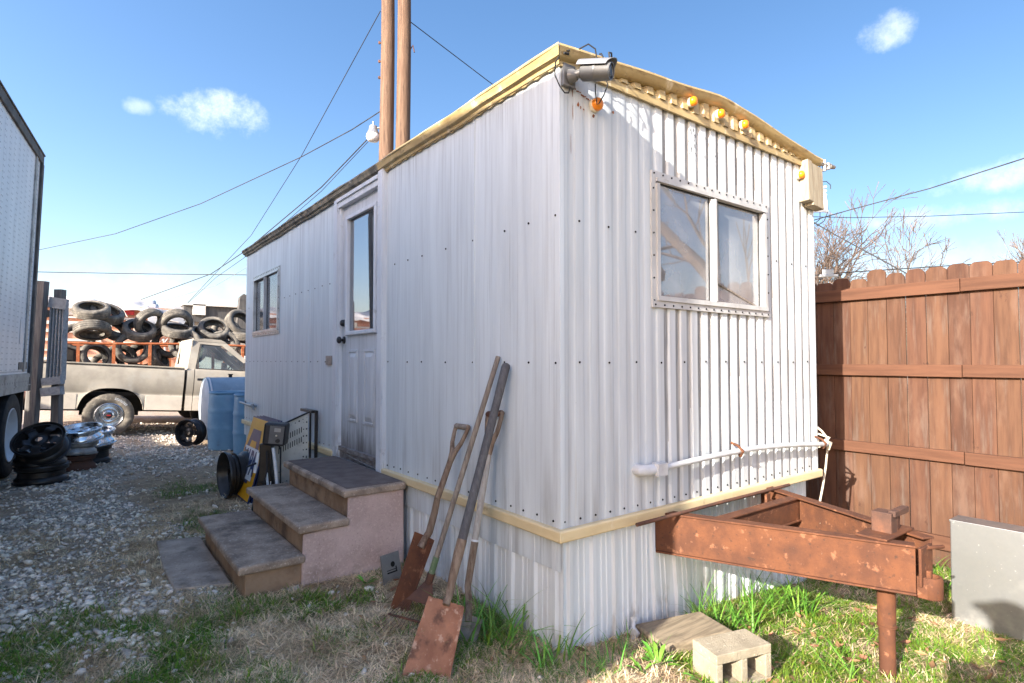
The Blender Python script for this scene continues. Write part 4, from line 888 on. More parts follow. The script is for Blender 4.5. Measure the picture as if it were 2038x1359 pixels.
# perforated panel and black corner bracket against the wall
pp = thing('perforated_panel', 'pale grey perforated metal panel with rows of holes leaning on the trailer', 'panel', (-.02, 3.22, .0), (0, R(0), R(15)))
q = MB(); pl = [(-.10, .0), (-.11, .86), (-.47, .735), (-.46, .0)]; q.prism(pl, 'y', 0, .006); q.build('sheet', 'perf_metal', pp, 0)
q = MB(); rr = random.Random(3); Mn = rot_to((0, -1, 0))
for i in range(10):
    u = i / 9
    for (z0, rad) in ((.82, .006), (.47, .005), (.36, .006), (.20, .006)):
        x = -.125 - .33 * u; q.lathe([(0, .0012), (rr.choice((.4, .8, 1.25)) * rad, .0012)], 8, Matrix.Translation((x, 0, z0 - .118 * u)) @ Mn)
for z in np.linspace(.12, .78, 12):
    for x in (-.125, -.155, -.43, -.452):
        if z < .84 + (x + .10) * .34: q.lathe([(0, .0012), (rr.choice((.5, .9, 1.2)) * .006, .0012)], 8, Matrix.Translation((x, 0, z)) @ Mn)
for row in range(2):
    for i in range(11): x = -.175 - .021 * i; z = .745 - .118 * (-x - .12) / .33 - .085 * row; q.box(x - .0035, x + .0035, -.0014, 0, z - .032, z + .016)
q.build('holes', 'hole_black', pp, 0)
q = MB(); q.bar((-.10, -.003, .868), (-.48, -.003, .738), .014, .012); q.build('edge_strip', 'black_metal', pp, 0)
br = MB(); br.box(-.055, -.03, 3.215, 3.24, .03, .872).box(-.085, -.030, 3.235, 3.56, .85, .874).box(-.075, -.062, 3.30, 3.325, .05, .85)
tag(br.build('angle_bracket', 'black_metal', None, 0, bevel=.003), 'black upside down L shaped metal frame beside the perforated panel', 'bracket')

# ------------------------------------------------------------------ barrels and tank
def drum(name, label, loc, rz=0):
    o = thing(name, label, 'barrel', loc, (0, 0, rz), 'blue plastic barrels')
    b_ = MB(); pr = [(.0, .0), (.255, .0), (.275, .015)]
    for z in np.linspace(.05, .80, 26): pr.append((.278 + .010 * math.sin((z - .05) / .75 * math.pi) + (.008 if abs(z - .31) < .018 or abs(z - .59) < .018 else 0), z))
    pr += [(.272, .835), (.262, .842)]
    b_.lathe(pr, 40); b_.build('body', 'barrel_blue', o, 40)
    b_ = MB(); b_.lathe([(.264, .835), (.284, .842), (.286, .862), (.276, .868), (.262, .866), (.258, .845), (.0, .845)], 40); b_.lathe([(0, .865), (.03, .865), (.035, .845)], 12, Matrix.Translation((.15, .05, 0))); b_.build('lid', 'barrel_blue', o, 40)
    return o
b1 = drum('plastic_barrel', 'blue plastic barrel standing in front of the big tank, left one of two', (.09, 7.62, .0 - .01))
dup(b1, (.30, 6.92, -.02), (0, 0, 1.3), 'blue plastic barrel half hidden by the trailer corner, right one of two')
tk = thing('storage_tank', 'large dull blue horizontal tank with pale rounded end behind the barrels', 'tank', (.14, 8.85, .52))
q = MB(); q.lathe([(.52, -.24), (.52, 1.5)], 40, rot_to((1, .0, 0)) @ Matrix.Translation((0, 0, .05))); q.build('shell', 'tank_blue', tk, 40)
q = MB(); q.lathe([(.0, -.27), (.3, -.262), (.46, -.235), (.525, -.19), (.530, -.17)], 40, rot_to((1, .0, 0)) @ Matrix.Translation((0, 0, .03))); q.build('end_cap', 'tank_end', tk, 50)
q = MB(); q.box(.1, .2, -.3, .3, -.56, -.42).box(1.1, 1.2, -.3, .3, -.6, -.42); q.build('saddle', 'rust_dark', tk, 0)
q = MB(); q.tube([(.2, 0, .50), (.2, 0, .56)], .03, 12).box(.165, .235, -.035, .035, .56, .575); q.build('filler_cap', 'black_metal', tk, 40)
# ------------------------------------------------------------------ rims stacked beside the box trailer
wins = ((5, .088, .172, .20, .42),)
G1 = 'black rims stacked beside the box trailer'
wheel_rim('wheel_rim', 'black five window rim tilted on top of the black rim stack', 'black_metal', (-2.06, 6.08, .42), (R(40), R(4), R(-28)), .240, .2, ((5, .095, .188, .20, .42),), G1, .085)
wheel_rim('wheel_rim', 'black rim lying flat in the middle of the black rim stack', 'black_metal', (-2.06, 6.18, .285), (R(8), R(2), .4), .245, .17, wins, G1)
wheel_rim('wheel_rim', 'black rim lying on the ground at the bottom of the black rim stack', 'black_metal', (-2.05, 6.16, .10), (0, 0, .9), .25, .19, wins, G1)
G2 = 'bright rims in the silver stacks'
rounds = ((8, .12, .165, .17, .15),)
wheel_rim('wheel_rim', 'shiny chrome rim tilted on top of the front silver stack', 'chrome', (-1.72, 6.90, .425), (R(8), R(-8), .2), .232, .15, rounds, G2)
wheel_rim('wheel_rim', 'greyish steel rim in the middle of the front silver stack', 'dull_steel', (-1.75, 6.88, .26), (0, R(3), .7), .215, .15, rounds, G2)
wheel_rim('wheel_rim', 'rusty brown rim on the ground under the front silver stack', 'rust_dark', (-1.75, 6.88, .09), (0, 0, 0), .205, .17, rounds, G2)
wheel_rim('wheel_rim', 'bright chrome rim on top of the rear silver stack', 'chrome', (-1.56, 7.30, .33), (R(4), R(-6), .2), .225, .18, rounds, G2)
wheel_rim('wheel_rim', 'dark rim at the bottom of the rear silver stack', 'black_metal', (-1.58, 7.30, .115), (0, 0, .9), .215, .22, rounds, G2)

# ------------------------------------------------------------------ white box trailer (its roof edge throws the long shade)
SL = 8.46
semi = thing('box_trailer', 'long white riveted box trailer with dark rusty edge frame and one white wheel showing', 'box trailer', (-2.28, 7.38, 0), (0, R(1.5), R(-6.2)))
Hs, zb = 3.93, 1.17
q = MB(); q.box(-2.5, 0, -SL, 0, zb, Hs - .02); q.build('body', 'semi_white', semi, 0)
q = MB()
def rivets(mb, y, z0, z1, st, x=.0015, r=.008):
    z = z0
    while z < z1: mb.add([(x, y + r * math.cos(a), z + r * math.sin(a)) for a in [k * math.pi / 3 for k in range(6)]], [tuple(range(6))]); z += st
y = -.14
while y > -SL + .1:
    for d in (0, -.045): rivets(q, y + d, zb + .05, Hs - .12, .060)
    y -= .205
x_ = -.0
y = -.03
while y > -SL + .05: q.add([(.0015, y + .007 * math.cos(k * math.pi / 3), zb + .028 + .007 * math.sin(k * math.pi / 3)) for k in range(6)], [tuple(range(6))]); y -= .032
q.build('rivets', 'rivet', semi, 0, fix=False)
q = MB(); q.box(-.0, .014, -.36, -.27, zb + .02, Hs - .11); q.build('side_post', 'semi_rail', semi, 0)
q = MB(); q.box(-.05, .022, -SL, .0, .955, zb).box(.022, .030, -SL, -.02, 1.02, 1.035).box(.022, .027, -SL, -.02, 1.12, zb - .01)
q.mat(1)
y = -.08
while y > -SL: q.lathe([(0, .0015), (.010, .0015), (.012, 0)], 6, Matrix.Translation((.022, y, 1.075)) @ rot_to((1, 0, 0))); y -= .11
q.build('bottom_rail', ['semi_rail', 'rivet'], semi, 0)
q = MB(); q.box(-.08, .024, -SL, .02, Hs - .12, Hs).box(-.08, .028, -.075, .03, .95, Hs - .12).box(-2.5, -.08, -.02, .03, Hs - .12, Hs).box(-2.52, -2.42, -.075, .03, .95, Hs); q.box(.0, .036, -SL, .02, Hs - .015, Hs + .005); q.build('edge_frame', 'semi_dark', semi, 0, bevel=.006)
q = MB(); q.box(.003, .006, -.63, -.50, 1.52, 1.80); q.build('paper_label', 'sign_white', semi, 0)
q = MB(); q.box(.003, .009, -.60, -.16, zb + .05, zb + .135); q.build('plate', 'weathered_wood', semi, 0)
q = MB(); q.box(-2.4, -.06, -SL + .3, -.05, .98, 1.14).box(-1.9, -.6, -3.6, -.5, .62, .98).box(-.10, -.04, -.12, -.02, .45, 1.0).box(-2.4, -.04, -.10, -.04, .42, .52); q.build('chassis', 'dark_under', semi, 0)
q = MB(); q.box(-.68, -.02, -.10, -.08, .30, .95).box(-.68, -.02, -.08, -.06, .55, .95); q.build('mud_flap', 'black_rubber', semi, 0)
for yy in (-.66, -1.95):
    for xx in (-.14, -2.36):
        s_ = 1 if xx > -1 else -1
        w_ = MB(); Mw = Matrix.Translation((xx, yy, .475)) @ rot_to((s_, 0, 0)); TP = [(.295, -.12), (.36, -.138), (.44, -.135), (.468, -.12), (.475, -.085), (.475, .085), (.468, .12), (.44, .135), (.36, .138), (.295, .12)]
        w_.lathe(TP, 44, Mw, True).lathe(TP, 44, Mw @ Matrix.Translation((0, 0, -.33)), True); wo = w_.build('wheel', 'tyre_black', semi, 50)
        w_ = MB(); w_.lathe([(.295, .10), (.305, .128), (.298, .132), (.285, .12), (.265, .06), (.25, -.02), (.16, -.05), (.12, -.045), (.10, .02), (.09, .05), (0, .055)], 44, Mw); w_.build('rim', 'rim_white', wo, 50)
q = MB(); q.box(-.55, -.45, -6.6, -6.5, .05, .98).box(-2.05, -1.95, -6.6, -6.5, .05, .98).box(-.62, -.38, -6.68, -6.42, .0, .05).box(-2.12, -1.88, -6.68, -6.42, .0, .05).bar((-.5, -6.55, .4), (-2.0, -6.55, .7), .05, .05); q.build('landing_leg', 'semi_dark', semi, 0)
# plain block wall on the sunny side of the box trailer, out of the picture: it keeps the low sun from under the trailer
wl = MB()
wl.box(-8.3, -8.0, -4.5, 12.0, -.1, 2.9).box(-8.36, -7.94, -4.5, 12.0, 2.9, 3.0)
for k in range(9): wl.box(-8.0, -7.9, -4.4 + 2.0 * k, -4.1 + 2.0 * k, -.1, 2.9)
tag(wl.build('sun_block_wall', 'cobble_wall', None, 0, bevel=.01), 'unseen grey block wall with piers, added to stop low sun under the box trailer', 'wall')

# ------------------------------------------------------------------ leaning timber rack beside the box trailer
wr = thing('timber_rack', 'weathered grey timber rack of two posts and thin slats by the box trailer corner', 'rack', (-2.19, 8.28, 0), (0, 0, R(-38)))
fw = Vector((.0, 1, 0))
q = MB(); q.bar((-.105, 0, -.02), (.03, -.02, 2.42), .145, .09); q.build('post', 'old_lumber', wr, 0, bevel=.004)
q = MB(); q.bar((.165, .13, -.02), (.175, .12, 2.32), .11, .09); q.build('post', 'old_lumber', wr, 0, bevel=.004)
q = MB()
for k in range(5): q.bar((.085 + .040 * k, .07 + .012 * k, 1.05), (.125 + .034 * k, .07 + .012 * k, 2.14), .020, .09)
q.build('slat', 'old_lumber_pale', wr, 0, bevel=.002)
q = MB(); q.bar((.10, .03, 2.135), (.33, .06, 2.10), .05, .15); q.build('top_board', 'old_lumber_pale', wr, 0, bevel=.003)
q = MB(); q.bar((.05, .02, 1.03), (.30, .05, 1.055), .09, .105); q.build('lower_board', 'old_lumber_pale', wr, 0, bevel=.003)
q = MB(); q.bar((.04, .02, .885), (.30, .05, .915), .09, .115); q.build('lower_board', 'old_lumber_pale', wr, 0, bevel=.003)
q = MB(); q.bar((-.6, .25, 2.02), (.04, .10, 1.98), .10, .10); q.build('rail', 'old_lumber', wr, 0)

# ------------------------------------------------------------------ pickup truck
tr = thing('pickup_truck', 'faded beige primer pickup truck parked side on with a mud tyred rear wheel', 'pickup truck', (-1.335, 10.30, -.005), (0, R(3.7), 0))
TW = 1.92
def side_panel(mb, outline, y0, y1):
    mb.prism(outline, 'y', y0, y1)
def arch(cx, r, a0, a1, n=14, sx=1.0, z0=.375): return [(cx + sx * r * math.cos(R(a0 + (a1 - a0) * k / n)), z0 + r * math.sin(R(a0 + (a1 - a0) * k / n))) for k in range(n + 1)]
# pressed body side: list of (z, out) gives the bulge; grid over x with the wheel arch cut out
SEC = [(.47, .035), (.50, .012), (.60, .003), (.735, .0), (.745, .012), (.765, .014), (.785, .004), (.90, -.012), (1.02, -.014), (1.13, -.004), (1.215, .016), (1.245, .035), (1.26, .06)]
def archz(x, cx, r, flat=.47):
    d = abs(x - cx); return 0 if d >= r else .375 + (r ** 2.6 - d ** 2.6) ** (1 / 2.6)
def body_side(mb, x0, x1, cx, r, zlo=.47, ztop=1.26, sgn=1, yb=0, low=None):
    xs = sorted(set(np.round(np.concatenate([np.linspace(x0, x1, 40), np.linspace(max(x0, cx - r), min(x1, cx + r), 40) if cx is not None else []]), 4)))
    zs = [z for z, _ in SEC if z <= ztop + 1e-6]; O = dict(SEC); vs = []; fs = []; n = len(zs)
    for x in xs:
        az = archz(x, cx, r) if cx is not None else 0
        for z in zs:
            zz = max(z, az); o = np.interp(zz, [a for a, _ in SEC], [b for _, b in SEC])
            fl = 0
            if cx is not None: fl = -.022 * math.exp(-((math.hypot(x - cx, zz - .375) - r) / .045) ** 2)
            if zz < zlo: zz = zlo
            vs.append((x, yb + sgn * (o + fl), zz))
        if az > 0: pass
    for i in range(len(xs) - 1):
        for j in range(n - 1): fs.append((i * n + j, (i + 1) * n + j, (i + 1) * n + j + 1, i * n + j + 1))
    mb.add(vs, fs)
    # lip turned into the arch
    if cx is not None:
        L = [(x, z) for x, z in ((x, archz(x, cx, r)) for x in xs) if z > zlo]; o = len(L)
        vs = [(x, yb + sgn * -.012, z) for x, z in L] + [(x, yb + sgn * .10, z - .0) for x, z in L]
        mb.add(vs, [(i, i + 1, o + i + 1, o + i) for i in range(o - 1)])
for sgn, yb in ((1, 0), (-1, TW)):
    q = MB(); body_side(q, -1.12, 1.10, .02, .475, sgn=sgn, yb=yb); q.box(-1.12, 1.10, yb + sgn * .0 if sgn > 0 else yb - .075, yb + .075 if sgn > 0 else yb, 1.255, 1.275)
    q.box(1.085, 1.10, min(yb + sgn * .02, yb + sgn * .3), max(yb + sgn * .02, yb + sgn * .3), .47, 1.25)
    bs = q.build('bed_side', 'truck_primer', tr, 50, fix=False)
    lo = MB(); lo.v = []; 
    q = MB(); q.box(-1.12, -.475, *(sorted((yb - sgn * .004, yb + sgn * .004))), .475, .735); q.build('lower_panel', 'truck_lower', bs, 0, bevel=.003); q = MB(); q.box(.515, 1.10, *(sorted((yb - sgn * .004, yb + sgn * .004))), .475, .735); q.build('lower_panel', 'truck_lower', bs, 0, bevel=.003)
q = MB(); q.box(-1.13, -1.08, .05, TW - .05, .55, 1.25); q.build('tailgate', 'truck_primer', tr, 0, bevel=.01)
q = MB(); q.box(-1.1, 1.1, .08, TW - .08, .72, .78).box(1.05, 1.10, .08, TW - .08, .78, 1.25); q.build('bed_floor', 'dark_under', tr, 0)
q = MB(); q.box(-1.25, 3.6, .45, TW - .45, .42, .62).box(-.42, .46, .10, .42, .90, .93).box(-.42, .46, .40, .42, .35, .93).box(-1.1, 3.5, .25, TW - .25, .60, .72).box(-.1, .1, .2, TW - .2, .30, .44).box(1.2, 2.6, .15, TW - .15, .44, .56); q.build('chassis', 'dark_under', tr, 0)
q = MB(); q.box(-1.36, -1.16, .0, TW, .50, .66); q.build('rear_bumper', 'rust_dark', tr, 0, bevel=.02)
# cab
q = MB(); CO = [(1.145, .47), (2.32, .47), (2.32, 1.245), (1.145, 1.245)]
for sgn, yb in ((1, 0), (-1, TW)):
    body_side(q, 1.145, 1.26, None, 0, sgn=sgn, yb=yb); 
    # window surround: rear pillar, roof rail, windscreen pillar
    yi = yb + sgn * .05; yt = yb + sgn * .17
    def P(x, z): t = (z - 1.25) / (1.80 - 1.25); return (x, yi + (yt - yi) * t, z)
    Q = [[(1.145, 1.25), (1.275, 1.25), (1.335, 1.74), (1.25, 1.815), (1.20, 1.80)], [(1.25, 1.815), (1.335, 1.74), (1.72, 1.73), (1.80, 1.785), (1.70, 1.825)], [(1.80, 1.785), (1.72, 1.73), (2.335, 1.25), (2.46, 1.25)]]
    for pl in Q:
        a = [P(*p) for p in pl]; b = [(x, y + sgn * .04, z) for x, y, z in a]; n = len(a)
        q.add(a + b, [tuple(range(n)), tuple(range(2 * n - 1, n - 1, -1))] + [(i, n + i, n + (i + 1) % n, (i + 1) % n) for i in range(n)])
rfp = [(1.20, 1.79), (1.22, 1.83), (1.45, 1.85), (1.70, 1.845), (1.79, 1.80), (1.74, 1.79)]
q.prism(rfp, 'y', .16, TW - .16); q.box(1.145, 1.17, .05, TW - .05, .5, 1.27)
q.box(1.200, 1.206, .25, TW - .25, 1.30, 1.72).box(1.175, 1.20, .10, TW - .10, 1.25, 1.34).box(1.19, 1.21, .14, TW - .14, 1.68, 1.80); q.add([(1.147, .05, 1.25), (1.147, TW - .05, 1.25), (1.20, TW - .17, 1.80), (1.20, .17, 1.80), (1.165, .25, 1.32), (1.165, TW - .25, 1.32), (1.195, TW - .3, 1.70), (1.195, .3, 1.70)], [(0, 1, 5, 4), (1, 2, 6, 5), (2, 3, 7, 6), (3, 0, 4, 7)])
cab = q.build('cab', 'truck_primer', tr, 40, fix=False)
q = MB(); q.box(1.15, 1.262, -.004, .004, .475, .735); q.build('lower_panel', 'truck_lower', cab, 0)
for sgn, yb in ((1, 0), (-1, TW)):
    q = MB(); body_side(q, 1.272, 2.36, None, 0, sgn=sgn, yb=yb); q.box(1.272, 2.36, *sorted((yb + sgn * .05, yb + sgn * .09)), 1.235, 1.258)
    d_ = q.build('door', 'truck_primer', tr, 50, fix=False)
    q = MB(); q.box(1.275, 2.355, *sorted((yb - sgn * .004, yb + sgn * .004)), .475, .735); q.build('lower_panel', 'truck_lower', d_, 0, bevel=.003)
    q = MB(); q.box(1.315, 1.47, *sorted((yb - sgn * .016, yb + sgn * .01)), 1.035, 1.085); q.build('handle', 'black_plastic', d_, 0, bevel=.01)
    q = MB(); q.lathe([(0, .008), (.02, .008), (.024, 0)], 12, Matrix.Translation((1.80, yb - sgn * .010, 1.10)) @ rot_to((0, -sgn, 0))); q.build('lock', 'black_plastic', d_, 0)
    yi = yb + sgn * .065; yt = yb + sgn * .180
    def P(x, z): t = (z - 1.25) / (1.80 - 1.25); return (x, yi + (yt - yi) * t, z)
    q = MB(); a = [P(*p) for p in ((1.285, 1.25), (2.335, 1.25), (1.72, 1.735), (1.345, 1.745))]; q.add(a, [(0, 1, 2, 3)]); q.build('window', 'truck_glass', d_, 0, fix=False)
    q = MB(); q.bar(P(1.30, 1.26), P(1.355, 1.735), .022, .022).bar(P(1.355, 1.738), P(1.72, 1.73), .018, .018).bar(P(1.29, 1.262), P(2.33, 1.262), .022, .022); q.build('window_seal', 'black_rubber', d_, 0)
    q = MB(); q.box(1.27, 1.30, *sorted((yb + sgn * .045, yb + sgn * .06)), 1.255, 1.72); 
    q = MB(); q.tube([(2.15, yb + sgn * .05, 1.28), (2.17, yb - sgn * .09, 1.30)], .02, 8).box(2.09, 2.19, *sorted((yb - sgn * .20, yb - sgn * .06)), 1.26, 1.42); q.build('mirror', 'black_plastic', d_, 0, bevel=.02)
q = MB(); q.add([(2.46, .10, 1.25), (2.46, TW - .10, 1.25), (1.80, TW - .20, 1.79), (1.80, .20, 1.79)], [(0, 1, 2, 3)]); q.build('windscreen', 'truck_glass', tr, 0, fix=False)
for yy in (.30, 1.20):
    q = MB(); q.box(1.28, 1.75, yy, yy + .5, .70, .86); q.prism([(1.22, .85), (1.40, .85), (1.34, 1.40), (1.20, 1.42)], 'y', yy, yy + .5); q.prism([(1.22, 1.40), (1.32, 1.40), (1.30, 1.58), (1.22, 1.58)], 'y', yy + .13, yy + .37); q.build('seat', 'seat_cloth', tr, 0, bevel=.04, seg=3)
q = MB(); q.lathe([(.17, 0), (.185, .012), (.20, 0), (.185, -.012)], 24, Matrix.Translation((1.93, .55, 1.22)) @ rot_to((-.85, 0, .5)), True).bar((1.93, .55, 1.22), (2.15, .55, 1.05), .04, .04).box(2.1, 2.35, .1, TW - .1, .85, 1.22); q.build('steering_wheel', 'black_plastic', tr, 50)
# front half, hidden behind the office trailer
q = MB()
for sgn, yb in ((1, 0), (-1, TW)): body_side(q, 2.37, 3.75, 2.98, .44, ztop=1.13, sgn=sgn, yb=yb)
q.box(2.40, 3.72, .02, TW - .02, 1.115, 1.165).box(3.70, 3.76, .0, TW, .62, 1.12); q.build('bonnet', 'truck_primer', tr, 40, fix=False, bevel=.0)
q = MB(); q.box(3.76, 3.92, -.02, TW + .02, .48, .64); q.build('front_bumper', 'dull_steel', tr, 0, bevel=.02)
def tread_fn(k, i): return (.015 if (k // 2 + (i % 2)) % 2 == 0 else 0) if 5 <= i <= 12 else 0
def truck_wheel(x, y, s_):
    Mw = Matrix.Translation((x, y, .375)) @ rot_to((0, -s_, 0)); w_ = MB()
    TP = [(.205, -.10), (.235, -.118), (.29, -.128), (.335, -.122), (.358, -.112), (.362, -.10), (.364, -.07), (.366, -.035), (.366, -.005), (.366, .005), (.366, .035), (.364, .07), (.362, .10), (.358, .112), (.335, .122), (.29, .128), (.235, .118), (.205, .10)]
    w_.lathe(TP, 88, Mw, True, tread_fn); wo = w_.build('wheel', 'tyre_mud', tr, 30)
    w_ = MB(); w_.lathe([(.206, .10), (.214, .118), (.206, .122), (.192, .108), (.180, .05), (.160, .035), (.150, .045), (.115, .058), (.095, .050), (.085, .062), (.055, .070)], 44, Mw); w_.build('rim', 'chrome', wo, 50)
    w_ = MB(); w_.lathe([(.055, .068), (.052, .094), (.040, .100), (0, .101)], 20, Mw); w_.mat(1); w_.box(-.030, .030, -.009, .009, .1015, .1030, Mw)
    for k in range(6): a = k * math.pi / 3; w_.mat(2).lathe([(0, .076), (.011, .074), (.012, .058)], 8, Mw @ Matrix.Translation((.075 * math.cos(a), .075 * math.sin(a), 0)))
    w_.build('hub', ['black_plastic', 'red_mark', 'chrome'], wo, 40)
    w_ = MB()                                             # raised white outline lettering, worn to illegible dashes
    for (a0, n) in ((38, 8), (252, 7)):
        for k in range(n):
            a = R(a0 + k * 5.4); c_ = Vector((math.cos(a), math.sin(a), 0)); Mk = Mw @ Matrix.Translation(c_ * .30 + Vector((0, 0, .1285))) @ Matrix.Rotation(a, 4, 'Z')
            w_.box(-.020, .020, -.009, -.004, 0, .002, Mk).box(-.020, .020, .004, .008, 0, .002, Mk).box(.014 - .03 * (k % 2), .020 - .03 * (k % 2), -.004, .004, 0, .002, Mk)
    w_.build('raised_marks', 'sign_white', wo, 0)
truck_wheel(0, .105, 1); truck_wheel(0, TW - .105, -1); truck_wheel(2.98, .105, 1); truck_wheel(2.98, TW - .105, -1)

# ------------------------------------------------------------------ orange pipe rack trailer piled with tyres, behind the truck
YR = 12.6
rk = thing('rack_trailer', 'flat trailer with orange rusty pipe rail holding a pile of tyres', 'rack trailer', (0, YR, 0))
q = MB(); q.box(-2.3, 3.2, .0, 2.1, .62, .72); q.build('deck', 'rust_dark', rk, 0)
q = MB()
def sag(x): return 1.675 + .02 * math.sin(x * 1.3 + 1) - .012 * x
for yy in (0, 2.1): q.tube([(x, yy, sag(x)) for x in np.linspace(-2.15, 3.2, 12)], .026, 8)
q.tube([(-2.15, 0, sag(-2.15)), (-2.15, 2.1, sag(-2.15))], .026, 8).tube([(3.2, 0, sag(3.2)), (3.2, 2.1, sag(3.2))], .026, 8)
q.build('rail', 'orange_rack', rk, 50)
for x in (-2.13, -1.76, -1.165, -.525, .08, .70, 1.325, 1.9, 2.5):
    for yy in (0, 2.1): q = MB(); q.box(x - .028, x + .028, yy - .02, yy + .02, .72, sag(x)); q.build('rail_post', 'orange_rack', rk, 0)
q = MB(); q.box(-2.2, 3.1, .3, .38, .5, .62).box(-2.2, 3.1, 1.7, 1.78, .5, .62); q.build('frame', 'rust_dark', rk, 0)
for x in (.6, 1.4):
    for yy in (-.02, 2.12): q = MB(); q.lathe([(.17, -.1), (.30, -.11), (.34, -.09), (.34, .09), (.30, .11), (.17, .1)], 28, Matrix.Translation((x, yy, .30 + gzz(x, YR))) @ rot_to((0, 1, 0)), True); q.build('wheel', 'tyre_black', rk, 50)
# one tyre, then copies
ty = thing('tyre', 'tyre', 'tyre', (0, 0, 0), (0, 0, 0), 'used tyres piled on the rack trailer')
q = MB(); TP = [(.205, -.085), (.222, -.098), (.262, -.106), (.292, -.098), (.312, -.082), (.318, -.070), (.320, -.052), (.313, -.048), (.313, -.042), (.322, -.038), (.323, -.006), (.315, -.004), (.315, .004), (.323, .006), (.322, .038), (.313, .042), (.313, .048), (.320, .052), (.318, .070), (.312, .082), (.292, .098), (.262, .106), (.222, .098), (.205, .085), (.215, .075), (.285, .06), (.298, .0), (.285, -.06), (.215, -.075)]
q.lathe(TP, 48, None, True); q.build('carcass', 'tyre', ty, 40)
q = MB(); q.lathe([(.204, .080), (.200, .090), (.208, .100), (.220, .100)], 40).lathe([(.204, -.080), (.200, -.090), (.208, -.100), (.220, -.100)], 40); q.build('bead', 'tyre_black', ty, 50)
# (x, z, y, tilt of its axis towards the camera: 0 = lying flat, 90 = facing us, turn, scale, label)
TY = [(-1.55, 2.365, 12.75, 28, -5, 1.02, 'tyre lying tilted on top of the leftmost column, its dark hole facing us'),
      (-1.53, 1.95, 12.72, -24, 4, 1.02, 'ribbed tyre tipped away under the top tyre of the leftmost column'),
      (-1.47, 1.40, 12.88, 72, 28, .98, 'tyre turned sideways behind the orange rail at the bottom of the leftmost column'),
      (-1.28, 2.33, 13.05, 36, 22, 1.0, 'tyre half hidden just behind the top tyre of the leftmost column'),
      (-1.15, 2.02, 13.2, 50, 35, .95, 'tyre in shade at the rear of the leftmost column'),
      (-.82, 1.60, 12.90, 84, 4, 1.06, 'upright tyre facing us across the orange rail, left of the cab'),
      (-.70, 1.99, 12.95, 40, 6, 1.0, 'dark tyre lying tilted just above the upright facing tyre'),
      (-.50, 2.17, 13.0, 118, 28, 1.0, 'leaning tyre seen from its tread above the dark tilted tyre'),
      (-.32, 1.38, 13.1, 65, 60, .9, 'black tyre low in the gap between the two upright tyres'),
      (.0, 2.18, 12.95, 128, 8, 1.05, 'arched tyre leaning forward at the crest of the pile, over the cab'),
      (.02, 1.99, 12.85, 20, 10, 1.0, 'tyre lying nearly flat under the arched crest tyre'),
      (.17, 1.68, 12.72, 78, -24, 1.06, 'outer one of two nested upright tyres beside the cab roof'),
      (.27, 1.56, 12.66, 80, -26, .98, 'inner one of two nested upright tyres touching the cab roof'),
      (.78, 2.06, 13.0, 50, -4, 1.06, 'large tyre lying tilted with a clear dark hole above the cab roof'),
      (.58, 1.92, 13.15, 35, 20, 1.0, 'tyre partly hidden left below the large one above the cab roof'),
      (.96, 1.68, 12.85, 75, -6, 1.1, 'upright tyre showing only its top arc over the cab roof'),
      (1.36, 2.23, 13.05, 62, 20, 1.1, 'topmost tyre beside the trailer corner, hole facing us'),
      (1.42, 1.93, 13.0, 10, 10, 1.0, 'tyre lying flat below the topmost one beside the trailer corner'),
      (1.40, 1.70, 12.9, 40, 10, 1.0, 'lowest visible tyre beside the trailer corner')]
TY += [(-1.78, 1.80, 13.4, 75, 10, 1.0, 'shaded tyre behind the ribbed tipped tyre, deep in the leftmost column'),
       (-1.25, 1.20, 13.3, 80, 0, 1.0, 'shaded tyre partly filling the hole of the sideways bottom left tyre'),
       (-1.02, 1.36, 13.25, 80, 10, 1.0, 'shaded tyre partly filling the hole of the upright facing tyre'),
       (-.58, 1.42, 13.3, 75, -15, 1.05, 'shaded tyre filling the gap under the leaning tread tyre'),
       (-.10, 1.72, 13.3, 80, 5, 1.05, 'shaded tyre low behind the nested pair, left side'),
       (.48, 1.72, 13.4, 75, 0, 1.05, 'shaded tyre between the crest tyre and the large tilted tyre'),
       (.85, 1.75, 13.6, 70, 0, 1.1, 'shaded tyre under the large tilted tyre over the cab'),
       (1.15, 2.0, 13.6, 75, 5, 1.1, 'shaded tyre behind the gap left of the topmost right tyre')]
first = True
for (x, z, y, tl, tn, s, lb) in TY:
    rot = (R(tl), 0, R(tn))
    if first: ty.location = (x, y, z); ty.rotation_euler = rot; ty['label'] = lb; ty.scale = (s,) * 3; first = False
    else: dup(ty, (x, y, z), rot, lb, (s,) * 3)
# dark junk sheet at the tail of the rack
q = MB(); q.prism([(-2.08, 1.28), (-1.93, 1.60), (-1.80, 1.55), (-1.66, 1.52), (-1.62, 1.2), (-2.0, 1.2)], 'y', 12.7, 12.95); q.bar((-2.0, 12.68, 1.25), (-1.93, 12.68, 1.36), .03, .03)
tag(q.build('scrap_box', 'dark_under', None, 0, bevel=.02), 'dark crumpled scrap box at the left end of the tyre rack', 'scrap')

